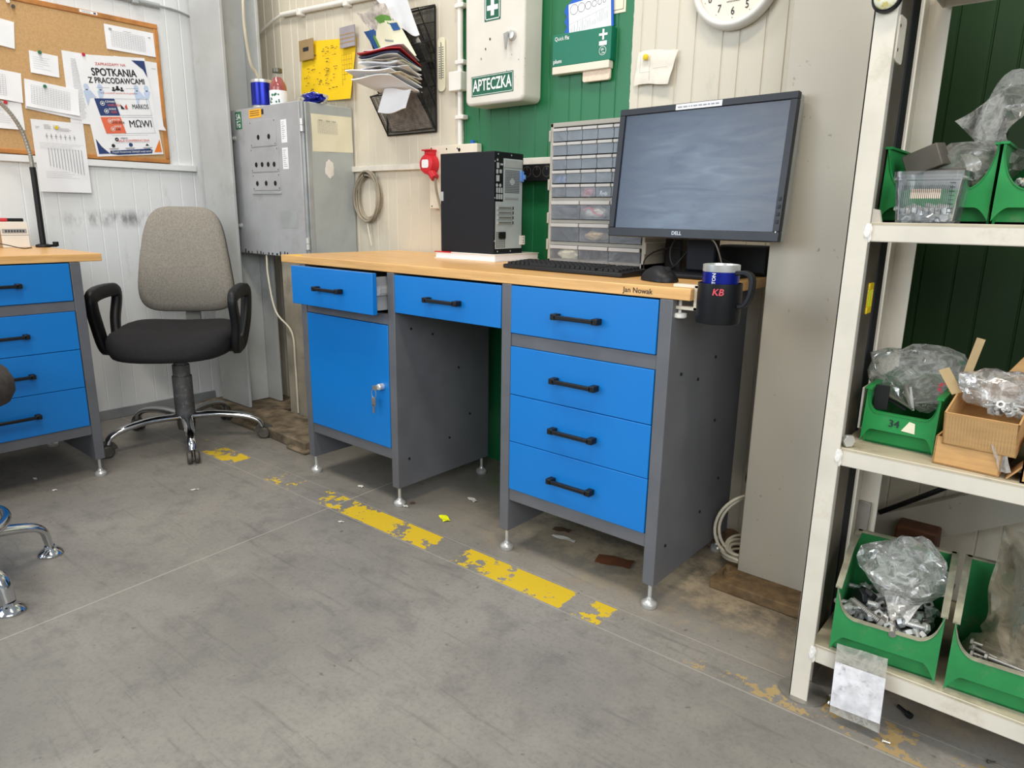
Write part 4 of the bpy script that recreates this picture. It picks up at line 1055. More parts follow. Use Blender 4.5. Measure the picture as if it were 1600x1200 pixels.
b = B(); table_lines(b, F, .025, .172, -.025, -.09, 9, 14, .003, rnd); b.rect(.018, .03, -.022, -.014, F, .003).rect(.08, .115, -.018, -.0165, F, .003).rect(.19, .2, -.026, -.022, F, .003); b.build('print', 'ink_light', t, smooth=0)
t, F = pinned('note', 'small handwritten note held by a green pin on the cork board', 'note', -.328, 1.608, .108, .088, -3, .0005, 'cream_paper' if 0 else 'white_paper', sd=5)
b = B(); lines(b, F, .012, .085, -.022, 6, .009, .003, .0008); b.build('handwriting', 'ink_light', t, smooth=0)
t, F = pinned('timetable', 'fat fanned stack of timetables pinned left of the poster', 'papers', -.315, 1.474, .205, .112, -5, .004, curl=.012, sd=6, th=.004)
b = B(); table_lines(b, F, .02, .165, -.022, -.095, 10, 14, .012, rnd); b.build('print', 'ink_light', t, smooth=0)
t, F = pinned('timetable', 'lowest sheet peeping out under the fanned stack of timetables', 'sheet', -.31, 1.462, .215, .112, -7, .001, curl=.006, sd=7)
t, F = pinned('form', 'tall form with rows of columns hanging below the board edge', 'form', -.308, 1.229, .205, .30, 0, .004, curl=.002, sd=8)
b = B(); lines(b, F, .012, .03, -.03, 2, .005, .007); lines(b, F, .045, .075, -.02, 4, .005, .007); lines(b, F, .08, .11, -.02, 4, .005, .007); lines(b, F, .1, .18, -.03, 3, .005, .007)
for i in range(7):
    x = .05 + i * .018; b.rect(x, x + .0025, -.075, -.055, F, .007).rect(x - .004, x + .006, -.066, -.064, F, .007)
lines(b, F, .02, .195, -.095, 5, .006, .007, .0007, .3)
for i in range(12): x = .05 + i * .0118; b.rect(x, x + .0022, -.19 - .003 * i, -.115, F, .007)
lines(b, F, .03, .18, -.215, 4, .008, .007, .0008, .4); b.build('print', 'ink_light', t, smooth=0)
t, F = pinned('sheet', 'white sheet cut off by the left edge high on the cork board', 'sheet', -.52, 1.712, .19, .105, -6, .002, sd=9, th=.003)
t, F = pinned('timetable', 'timetable cut off by the left edge in the middle of the board', 'sheet', -.525, 1.505, .2, .118, -4, .003, sd=10, curl=.01)
b = B(); table_lines(b, F, .02, .14, -.02, -.1, 10, 12, .010, rnd); b.build('print', 'ink_light', t, smooth=0)
t, F = pinned('timetable', 'lower sheet at the left edge held by a red pin', 'sheet', -.535, 1.385, .2, .11, 0, .001, sd=12, curl=.006)
b = B(); lines(b, F, .02, .16, -.03, 8, .008, .007, .0008); b.build('print', 'ink_light', t, smooth=0)
pin(-.342, 1.652, 'pin_green', 'green push pin in the small handwritten note')
pin(-.34, 1.517, 'pin_green', 'green push pin in the fanned stack of timetables')
pin(-.494, 1.434, 'pin_red', 'red push pin in the sheet at the left edge')
pin(-.171, 1.672, 'pin_red', 'dark red push pin at the top of the poster')
pin(-.316, 1.352, 'pin_yellow', 'pale yellow push pin in the tall form')
pin(-.417, 1.814, 'pin_grey', 'large grey push pin alone near the board top')
pin(-.433, 1.829, 'white_plastic', 'white push pin beside the large grey pin')

# ------------------------------------------------------------------ on the left workbench
lp = thing('desk_lamp', 'gooseneck lamp with a black pole clamped to the left workbench', 'lamp', (-.985, -.492, .85))
B().tube(cr([(-.985, -.492, .862), (-.985, -.4915, 1.0), (-.985, -.491, 1.13), (-.985, -.492, 1.17)], 4), .0115, 12).build('pole', 'black_plastic', lp)
b = B().lathe([(.028, 0), (.028, .010), (.018, .014)], Matrix.Translation((-.985, -.492, .85)), 20).box(-1.0, -.97, -.485, -.445, .851, .861).cyl((-.985, -.446, .853), (-.985, -.446, .872), .011)
b.build('clamp', 'black_plastic', lp, bevel=.002)
ps = cr([(-.985, -.492, 1.165), (-.985, -.494, 1.22), (-.985, -.512, 1.31), (-.983, -.553, 1.385), (-.98, -.60, 1.42), (-.975, -.68, 1.43), (-.965, -.76, 1.40)], 24)
b = B().tube(ps, .0082, 12, scale=[1.0 if (i % 3) else .86 for i in range(len(ps))]); b.build('gooseneck', 'steel_dull', lp, smooth=70)
b = B().lathe([(.02, 0), (.03, .01), (.055, .09), (.053, .09), (.028, .012)], axis((-.965, -.76, 1.40), (-.94, -.83, 1.33)), 24); b.build('lamp_shade', 'black_plastic', lp)
bx = thing('small_box', 'small white and grey carton standing on the left workbench', 'box', (-1.03, -.60, .85))
B().box(-1.09, -.985, -.635, -.538, .8505, .953).build('carton', 'white_plastic', bx, bevel=.002)
FX = frame((-.985, 0, 0), (0, 1, 0), (0, 0, 1))
B().rect(-.63, -.545, .908, .925, FX, .0006).build('label_patch', 'silver_edge', bx, smooth=0)
b = B()
for i in range(7): b.rect(-.62 + i * .010, -.613 + i * .010, .912, .921, FX, .0012)
b.rect(-.636, -.538, .90, .9012, FX, .0008); b.build('label_print', 'ink', bx, smooth=0)
B().box(-1.091, -.985, -.6362, -.635, .8505, .953).build('grey_side', 'brown_card', bx)
pe = thing('marker_pen', 'dark marker pen with red cap lying on the small carton', 'pen', (-1.03, -.6, .953))
B().cyl((-1.0, -.548, .9605), (-1.0, -.604, .9605), .0068).build('barrel', 'black_plastic', pe); B().cyl((-1.0, -.604, .9605), (-1.0, -.66, .9605), .0075).build('cap', 'red_print', pe)
o = B().tube(cr([(-.90, -.56, .853), (-.88, -.60, .853), (-.92, -.66, .87), (-.98, -.72, .868), (-1.0, -.8, .853)], 6), .0022, 6).build('wire', 'steel_dark')
tag(o, 'thin grey wire curling in front of the small carton', 'wire')

# ------------------------------------------------------------------ computer tower on a book
bk = thing('book', 'thick white-edged book lying flat under the computer tower', 'book', (.66, .45, .85))
B().box(.508, .800, .330, .572, .8535, .8725).build('pages', 'white_paper', bk, bevel=.001)
b = B().box(.505, .803, .326, .575, .8502, .8532).box(.505, .803, .326, .575, .8727, .8757); b.build('cover', 'white_plastic', bk, bevel=.001)
B().box(.505, .59, .3255, .34, .8728, .8762).build('cover_corner', 'cee_red', bk)
X0, X1, Y0, Y1, Z0, Z1 = .527, .786, .338, .495, .876, 1.219
pc = thing('computer_tower', 'black computer tower turned with its rear panel to the right', 'computer', (.65, .42, Z0))
sh = B().box(X0, X1, Y0, Y1, Z0, Z1).build('case', 'pc_black', pc, bevel=.003)
FP = frame((X1, Y0, Z0), (0, 1, 0), (0, 0, 1))
b = B().prism([(.008, .018), (.150, .018), (.150, .322), (.048, .322), (.048, .178), (.008, .178)], 0, .0012, FP); b.build('rear_plate', 'pc_steel', pc, smooth=0)
b = B().prism([(.050, .292), (.146, .292), (.146, .318), (.050, .318)], .0012, .004, FP); b.build('plate_recess', 'silver_edge', pc, bevel=.001)
b = B()
for i in range(12):
    for j in range(14):
        x, z = .056 + i * .0066, .208 + j * .0056
        if abs(math.hypot(x - .092, z - .244)) > .011: b.rect(x, x + .0044, z, z + .0038, FP, .0018)
for i in range(6):
    for j in range(9):
        x, z = .012 + i * .0085, .022 + j * .0062
        if not (.014 < x - .01 + .002 < .05 and z > .052): b.rect(x, x + .005, z, z + .004, FP, .0018)
for z in (.155, .139, .122, .105):
    for i in range(9): b.rect(.024 + i * .0072, .0285 + i * .0072, z, z + .004, FP, .0052)
b.build('grille', 'pc_hole', pc, smooth=0)
b = B()
for z in (.157, .141, .124, .107): b.prism([(.018, z - .005), (.094, z - .005), (.094, z + .005), (.018, z + .005)], .001, .005, FP)
b.prism([(.055, .187), (.128, .187), (.128, .193), (.055, .193)], .001, .003, FP); b.build('slot_covers', 'silver_edge', pc, smooth=0)
for z in (.157, .141, .124, .107):
    B().rect(.098, .104, z - .005, z + .005, FP, .002).build('slot_screw', 'pc_hole', pc, smooth=0)
b = B().prism([(.006, .180), (.046, .180), (.046, .325), (.006, .325)], 0, .0015, FP); b.build('port_panel', 'black_plastic', pc, smooth=0)
b = B()
for x, z, r in ((.015, .315, .004), (.013, .232, .006), (.030, .232, .006)): b.disc(x, z, r, FP, .0022, 14)
for x, z, w_, h_ in ((.012, .288, .010, .018), (.03, .298, .012, .006), (.010, .27, .008, .014), (.026, .272, .01, .012), (.01, .245, .014, .02)): b.prism([(x, z), (x + w_, z), (x + w_, z + h_), (x, z + h_)], .0015, .0035, FP)
for r in range(2):
    for i in range(3): b.prism([(.010 + i * .012, .186 + r * .021), (.018 + i * .012, .186 + r * .021), (.018 + i * .012, .203 + r * .021), (.010 + i * .012, .203 + r * .021)], .0015, .0025, FP)
b.build('ports', 'pc_steel', pc, smooth=0)
b = B().prism(rrect(.026, .058, .052, .076, .004), .0012, .006, FP); b.build('power_inlet', 'black_plastic', pc)
B().prism(rrect(.134, .152, .248, .284, .003), .002, .008, FP).prism(rrect(.146, .155, .256, .272, .002), .006, .014, FP).build('blue_latch', 'latch_blue', pc, bevel=.001)
b = B().prism([(.140, .030), (.168, .030), (.168, .062), (.140, .062)], .001, .003, FP); lk = b.build('lock_tab', 'white_plastic', pc)
b = B()
for z in (.037, .045, .055): b.disc(.160, z, .0025, FP, .0034, 10)
b.build('tab_holes', 'pc_hole', lk, smooth=0)
b = B()
for x, z in ((.02, .334), (.09, .334), (.02, .009), (.09, .009), (.004, .31), (.004, .19), (.004, .045)): b.disc(x, z, .0028, FP, .0008, 10)
b.build('case_screws', 'pc_steel', pc, smooth=0)
FPS = frame((X0, Y0, Z0), (1, 0, 0), (0, 0, 1))
b = B()
for x, z in ((.03, .325), (.215, .325), (.03, .025), (.215, .015)): b.rect(x, x + .03, z, z + .0022, FPS, .0006)
b.build('side_slots', 'pc_hole', pc, smooth=0)
B().box(X0 - .002, X0 + .016, Y0 - .002, Y0 + .03, Z0 + .18, Z0 + .212).build('front_tab', 'silver_edge', pc)

# ------------------------------------------------------------------ small parts cabinet
CX0, CX1, CY0, CY1, CZ0, CZ1 = .985, 1.352, .385, .545, .8502, 1.297
dc = thing('parts_cabinet', 'grey small parts cabinet of many clear drawers behind the monitor', 'drawer cabinet', (1.17, .46, CZ0))
b = B().box(CX0, CX0 + .012, CY0, CY1, CZ0, CZ1).box(CX1 - .012, CX1, CY0, CY1, CZ0, CZ1).box(CX0, CX1, CY0, CY1, CZ1 - .014, CZ1).box(CX0, CX1, CY0, CY1, CZ0, CZ0 + .022).box(CX0 + .01, CX1 - .01, CY1 - .006, CY1, CZ0, CZ1)
for z in (1.057, .988, .918): b.box(CX0 + .01, CX1 - .01, CY0 + .002, CY1, z - .002, z + .010)
for z in (.90, .985, 1.09, 1.24): b.box(CX0 - .005, CX0 + .004, CY0 - .003, CY1, z, z + .035).box(CX1 - .004, CX1 + .005, CY0 - .003, CY1, z, z + .035)
b.build('frame', 'drawer_frame', dc, bevel=.002)
def clear_drawer(x0, x1, z0, z1, lip):
    b = B().box(x0, x1, CY0 - .003, CY0 - .001, z0, z1 - lip * .6).box(x0, x0 + .002, CY0, CY1 - .01, z0, z1 - lip).box(x1 - .002, x1, CY0, CY1 - .01, z0, z1 - lip).box(x0, x1, CY0, CY1 - .01, z0, z0 + .002)
    d = b.build('drawer', 'drawer_clear', dc)
    B().box(x0 + .0005, x1 - .0005, CY0 - .008, CY0 - .002, z1 - lip, z1).build('pull_lip', 'clear_lip', d, bevel=.001)
sw = (CX1 - CX0 - .026) / 6; lw = (CX1 - CX0 - .026) / 3
for r in range(5):
    zt = 1.279 - r * .0428
    for c_ in range(6): clear_drawer(CX0 + .0145 + c_ * sw, CX0 + .0115 + (c_ + 1) * sw, zt - .0385, zt, .009)
for zt in (1.056, .986, .916):
    for c_ in range(3): clear_drawer(CX0 + .0145 + c_ * lw, CX0 + .0115 + (c_ + 1) * lw, zt - .056, zt, .011)
def heap(name, label, cat, cx, cz, w, h, m, n, sd):
    rnd = random.Random(sd); b = B()
    for i in range(n):
        p = V((cx + rnd.uniform(-w, w), CY0 + .010 + rnd.uniform(0, .02), cz + rnd.uniform(0, h))); d = V((rnd.uniform(-1, 1), rnd.uniform(-1, 1), rnd.uniform(-1, 1))).normalized() * .006
        b.cyl(p - d, p + d, .0028, n=6)
    tag(b.build(name, m), label, cat, kind='stuff')
heap('plastic_plugs', 'heap of blue plastic plugs in a small clear drawer, fourth row', 'plugs', CX0 + .042, 1.117, .020, .014, 'latch_blue', 40, 1)
heap('plastic_plugs', 'heap of pink-red plastic bits in a small clear drawer, fifth row', 'plugs', CX0 + .145, 1.074, .018, .02, 'hot_pink', 40, 2)
heap('metal_clips', 'pale metal clips in the small clear drawer right of the red bits', 'clips', CX0 + .20, 1.073, .014, .01, 'white_paper', 8, 3)
o = B().blob((CX0 + .072, CY0 + .032, .888), (.042, .026, .024), 5, .3).build('cotton_bag', 'cream_paper'); tag(o, 'bulky cream bag filling the bottom left clear drawer', 'bag')
o = B().blob((CX0 + .165, CY0 + .034, 1.022), (.042, .024, .018), 6, .4).build('rag', 'wall_note_paper'); tag(o, 'pale rag in the wide clear drawer left of the monitor', 'rag')
o = B().sweep(cr([(CX0 + .135, CY0 + .008, 1.03), (CX0 + .16, CY0 + .008, 1.036), (CX0 + .178, CY0 + .008, 1.018), (CX0 + .205, CY0 + .008, 1.013)], 5), [(-.004, -.002), (.004, -.002), (.004, .002), (-.004, .002)]).build('ribbon', 'hot_pink'); tag(o, 'coral ribbon over the pale rag in the wide drawer', 'ribbon')
o = B().blob((CX0 + .17, CY0 + .034, .948), (.04, .024, .014), 8, .4).build('rag', 'cardboard_pale'); tag(o, 'beige crumpled rag in the drawer below the coral ribbon', 'rag')

# ------------------------------------------------------------------ keyboard, mouse, monitor
KM = Matrix.Translation((.991, .150, .85)) @ Matrix.Rotation(-.058, 4, 'Z')
kb = thing('keyboard', 'black full-size keyboard lying on the long workbench', 'keyboard', m=KM)
b = B().rings([[KM @ V(p) for p in ((.0, .0, z0), (.442, .0, z0), (.442, .127, z1), (.0, .127, z1))] for z0, z1 in ((.001, .001), (.013, .019))])
b.build('body', 'black_plastic', kb, bevel=.003)
b = B(); rk = random.Random(2)
for r in range(6):
    y = .012 + r * .0178; x = .008; zt = .014 + r * .0010
    while x < .43:
        w_ = .0178
        if r == 0 and .08 < x < .10: w_ = .105
        if .283 < x < .292: x = .292
        if .345 < x < .354: x = .354
        if x + w_ > .436: break
        b.rings([[KM @ V(p) for p in ((x + i, y + i, z), (x + w_ - .0018 - i, y + i, z), (x + w_ - .0018 - i, y + .0158 - i, z), (x + i, y + .0158 - i, z))] for i, z in ((0, zt - .003), (.0018, zt + .0062))])
        x += w_
b.build('keys', 'black_matte', kb, smooth=0)
ms = thing('mouse', 'black computer mouse near the right end of the long workbench', 'mouse', (1.545, .125, .85), R(-25))
MS = WM[ms]
b = B(); prof = []
for i in range(13):
    t = i / 12; x = -.056 + .112 * t; w_ = .031 * (1 - (2 * t - 1) ** 4) ** .5 + .003; h_ = .004 + .034 * math.sin(PI * min(1, max(0, t * .92 + .06))) ** .7
    prof.append([MS @ V((x, w_ * math.cos(a), .002 + max(0, h_ * math.sin(a)) if j < 10 else .001)) for j, a in enumerate([PI * q / 9 for q in range(10)])])
b.rings(prof); b.build('body', 'black_plastic', ms, smooth=60)
B().cyl(MS @ V((.03, -.004, .030)), MS @ V((.03, .004, .030)), .009).build('wheel', 'black_matte', ms)
cl_, cr_ = V((1.292, .309, 1.305)), V((1.802, .269, 1.305)); bl_ = V((1.290, .274, .956))
mon = thing('monitor', 'black wide monitor with a dusty dark screen on the workbench', 'monitor', (1.54, .34, .85))
cc = (cr_ + bl_) / 2; FMn = frame(cc, cr_ - cl_, cl_ - bl_); MW, MH = (cr_ - cl_).length, (cl_ - bl_).length
b = B()
w2, h2 = MW / 2, MH / 2; bw, bt_, bb = .0175, .0175, .024
for x0, x1, y0, y1 in ((-w2, w2, h2 - bt_, h2), (-w2, w2, -h2, -h2 + bb), (-w2, -w2 + bw, -h2 + bb, h2 - bt_), (w2 - bw, w2, -h2 + bb, h2 - bt_)): b.box(x0, x1, y0, y1, -.016, .001, FMn)
bz = b.build('bezel', 'screen_frame', mon, bevel=.0015)
B().box(-w2 + bw, w2 - bw, -h2 + bb, h2 - bt_, -.014, -.004, FMn).build('screen', 'screen_glass', mon)
b = B().rings([[FMn @ V((x, y, z)) for x, y in rrect(-w2 * k + .0, w2 * k, -h2 * k, h2 * k, .008)] for k, z in ((.999, -.012), (.999, -.034), (.96, -.040), (.6, -.052))]); b.build('back_shell', 'silver_edge', mon, bevel=.001)
b = B().text('DELL', .0135, FMn @ Matrix.Translation((-.028, -h2 + .0125, 0)), .0016, bold=.03); b.build('brand_lettering', 'silver_edge', bz, smooth=0)
lb_ = B().rect(-.075, .06, h2 - .0165, h2 - .002, FMn, .0015).build('paper_label', 'white_paper', bz, smooth=0); lb_['label'] = 'white paper label'
b = B(); xx = -.069
while xx < .052:
    w_ = rk.uniform(.004, .014); b.rect(xx, xx + w_, h2 - .0115, h2 - .0075, FMn, .0020); xx += w_ + .0025
b.build('label_print', 'ink_light', bz, smooth=0)
b = B()
for y in (-.078, -.096, -.114, -.132): b.box(w2 - .0125, w2 - .0055, y, y + .009, 0, .0022, FMn)
b.build('buttons', 'black_plastic', bz, bevel=.0005)
B().disc(w2 - .009, -.152, .002, FMn, .0016).build('power_light', 'silver_edge', bz, smooth=0)
b = B().prism([(1.495, .365), (1.585, .365), (1.585, .395), (1.495, .395)], .862, 1.09); b.build('stand_neck', 'pc_black', mon, bevel=.006)
b = B().prism(rrect(1.42, 1.665, .235, .46, .03), .8502, .862); b.build('stand_base', 'pc_black', mon, bevel=.004)
B().cyl((1.55, .36, 1.07), (1.55, .325, 1.07), .045).build('pivot', 'black_plastic', mon)
o = B().box(1.545, 1.69, .475, .555, .8502, .935).build('power_adapter', 'black_matte', bevel=.006); tag(o, 'black adapter block at the back right end of the workbench', 'adapter')
o = B().box(1.372, 1.43, .47, .56, .8502, .955).build('speaker_block', 'black_matte', bevel=.006); tag(o, 'small black block between parts cabinet and monitor stand', 'device')
def cable(label, pts, r=.003, m='cable_black', name='cable', k=8):
    return tag(B().tube(cr(pts, k), r, 8).build(name, m), label, 'cable')
cable('thin black cable arching up beside the keyboard end', [(1.40, .30, .855), (1.385, .33, .89), (1.40, .38, .915), (1.44, .42, .92), (1.48, .44, .90)], .002)
cable('black cable loop hanging behind the monitor, left of its stand', [(1.50, .42, .98), (1.455, .41, .965), (1.43, .40, .92), (1.445, .39, .875), (1.48, .40, .858), (1.49, .42, .88), (1.475, .43, .93), (1.50, .44, .96)], .0035)
cable('second black cable crossing left of the monitor stand', [(1.52, .40, .955), (1.48, .40, .91), (1.45, .38, .868), (1.41, .40, .858)], .0028)
cable('thin grey cable curving from under the screen down behind the blue mug', [(1.575, .30, .955), (1.60, .27, .962), (1.625, .27, .945), (1.64, .28, .90), (1.64, .30, .866)], .0022, 'steel_dull')
cable('black cable lying from the stand toward the adapter block', [(1.60, .37, .90), (1.63, .40, .88), (1.66, .44, .862), (1.685, .50, .855), (1.686, .57, .854)], .004)
o = B().sheet([(1.40, .40, .8565), (1.47, .30, .8565), (1.44, .24, .8565), (1.36, .33, .8565)], 4, 4, lambda u, v: (0, 0, .001 * math.sin(u * 6)), .001).build('paper_scrap', 'wall_note_paper'); tag(o, 'greyish paper scrap beside the monitor base', 'paper')
o.location.z = -.0055

# ------------------------------------------------------------------ cup holder clamped to the table end, mug in it
CXh, CYh = 1.752, .028
cuh = thing('cup_holder', 'black cup holder with red KB, clamped to the table end', 'cup holder', (CXh, CYh, .775))
Z = Matrix.Translation((CXh, CYh, .776))
b = B().lathe([(.048, 0), (.0495, .003), (.0495, .091), (.0465, .0915), (.0465, .006), (.001, .005)], Z, 48, True, False)
hc_ = b.build('cup', 'black_plastic', cuh)
b = B().text('KB', .021, Matrix(), 0, bold=.02, shear=.15)
aa = math.atan2(-1.507 - CYh, 2.415 - CXh) - .08
b.v = [V((CXh + .0499 * math.cos(aa + p.x / .05), CYh + .0499 * math.sin(aa + p.x / .05), .776 + .073 + p.y)) for p in b.v]
b.build('red_lettering', 'hot_pink', hc_, smooth=0)
b = B().box(1.6945, 1.7045, .018, .040, .798, .858).box(1.640, 1.7045, .018, .040, .8503, .8575).box(1.648, 1.7045, .018, .040, .798, .806)
b.build('clamp_bracket', 'cream_plastic', cuh, bevel=.001)
b = B().cyl((1.656, .029, .788), (1.656, .029, .8215), .0042); b.build('clamp_screw', 'white_plastic', cuh)
b = B().lathe([(.015, 0), (.017, .002), (.017, .010), (.014, .012)], Matrix.Translation((1.656, .029, .777)), 20); b.build('clamp_knob', 'white_plastic', cuh)
letters_a, letters_z = aa - .28, .094
tumbler('thermal_mug', 'cobalt blue steel mug with black handle sitting in the black cup holder', CXh, CYh, .782, .041, .127, letters='STON', handle=R(-8), rim=.014)
# ------------------------------------------------------------------ steel rack on the right
rk_ = thing('storage_rack', 'cream steel shelving rack along the right edge of the picture', 'rack', (2.5, .1, 0))
RX0, RX1, RY0, RY1 = 2.042, 2.98, -.10, .30
def angle_post(x, y, sx, sy, name='post', leg=.038):
    b = B().box(min(x, x + sx * leg), max(x, x + sx * leg), min(y, y + sy * .004), max(y, y + sy * .004), 0.004, 2.3).box(min(x, x + sx * .004), max(x, x + sx * .004), min(y, y + sy * leg), max(y, y + sy * leg), 0.004, 2.3)
    return b.build(name, 'rack_paint', rk_, bevel=.001)
for x, sx in ((RX0, 1), (RX1, -1)):
    for y, sy in ((RY0, 1), (RY1, -1)):
        pst = angle_post(x, y, sx, sy, leg=.038 if y < 0 else .046)
        b = B().prism([(x + sx * .02 + .05 * math.cos(a), y + sy * .03 + .045 * math.sin(a)) for a in (2 * PI * j / 24 for j in range(24))], 0, .005)
        b.build('foot_plate', 'steel_dull', pst)
for z1, th_ in ((.141, .040), (.577, .036), (1.007, .034), (1.475, .034)):
    s_ = B().box(RX0 + .030, RX1 - .02, RY0 + .004, RY1 - .004, z1 - .004, z1).build('shelf', 'shelf_top', rk_)
    b = B().box(RX0 + .028, RX1 - .02, RY0 + .0045, RY0 + .0085, z1 - th_, z1 + .0006).box(RX0 + .03, RX1 - .02, RY1 - .02, RY1 - .016, z1 - th_, z1).box(RX0 + .03, RX0 + .034, RY0 + .008, RY1 - .02, z1 - th_, z1 - .004)
    b.build('front_lip', 'rack_paint', s_, bevel=.002)
    b = B().blob((RX0 + .036, RY0 + .002, z1 - th_ * .5), (.006, .004, th_ * .45), 3, .5); b.build('weld', 'white_plastic', s_)
FR = frame((RX0 + .039, 0, 0), (0, 1, 0), (0, 0, 1))
B().prism(rrect(-.094, -.046, 1.278, 1.352, .008), 0, .003, FR).build('mounting_plate', 'rack_paint', rk_)
b = B().disc(-.086, 1.335, .003, FR, .0034, 10).disc(-.086, 1.297, .003, FR, .0034, 10); b.build('plate_screws', 'black_matte', rk_, smooth=0)
b = B().lathe([(.023, 0), (.025, .004), (.023, .012), (.0205, .013)], axis((2.062, -.101, 1.378), (2.062, -.2, 1.378)), 32, True, False)
gl = thing('reflector', 'round glittering reflector fixed near the top of the rack post', 'reflector', (2.062, -.1, 1.378))
b.build('rim', 'black_plastic', gl)
B().lathe([(.0208, .010), (.018, .014), (.01, .0175), (.001, .0185)], axis((2.062, -.101, 1.378), (2.062, -.2, 1.378)), 32, False, False).build('lens', 'glitter', gl)
B().box(2.046, 2.074, .286, .2985, .17, .335).build('lower_bracket', 'steel_dull', rk_, bevel=.001)
lv = thing('spirit_level', 'long dark spirit level standing upright behind the front rack post', 'level', (2.055, .03, .006))
B().box(2.0475, 2.066, -.02, .062, .006, 1.7).build('body', 'level_brown', lv, bevel=.002)
B().box(2.0475, 2.0665, -.0245, -.02, .006, 1.7).build('grey_edge', 'level_grey', lv)
B().box(2.052, 2.069, .012, .045, .828, .842).box(2.052, 2.069, .012, .045, .876, .89).box(2.052, 2.069, .038, .046, .84, .878).box(2.052, 2.0675, .012, .02, .84, .878).build('vial_holder', 'vial_yellow', lv, bevel=.002)
B().cyl((2.062, .03, .842), (2.062, .03, .876), .007).build('vial', 'lime', lv)
o = B().box(2.0475, 2.064, .085, .135, .006, 1.9).build('steel_bar', 'black_matte', bevel=.002); tag(o, 'black flat bar standing upright behind the spirit level', 'bar')
# brace and clutter on the wall behind the rack
o = B().add([V(p) for p in ((2.02, YB - .04, .19), (2.02, YB - .04, .08), (2.45, YB - .04, .33), (2.45, YB - .04, .44), (2.02, YB - .012, .19), (2.02, YB - .012, .08), (2.45, YB - .012, .33), (2.45, YB - .012, .44))], [(0, 1, 2, 3), (7, 6, 5, 4), (0, 4, 5, 1), (1, 5, 6, 2), (2, 6, 7, 3), (3, 7, 4, 0)]).build('diagonal_brace', 'column_paint'); tag(o, 'broad pale diagonal brace on the wall behind the bottom shelf', 'brace')
cable('thin black cable running diagonally behind the middle shelf', [(2.05, .54, .22), (2.15, .53, .30), (2.3, .53, .42), (2.5, .53, .56)], .007)
cable('thick black cable pair rising at the right behind the middle shelf', [(2.28, .40, .57), (2.33, .42, .68), (2.40, .45, .80), (2.50, .48, .93), (2.7, .5, 1.1)], .008)
cable('second black cable beside the thick one behind the middle shelf', [(2.29, .40, .60), (2.33, .42, .69), (2.42, .45, .80), (2.52, .48, .90), (2.7, .5, 1.0)], .007)
o = B().box(2.10, 2.20, .50, .575, .0, .215).build('wood_block', 'wood_dark', bevel=.006); tag(o, 'dark brown wooden block by the wall behind the bottom shelf', 'block')

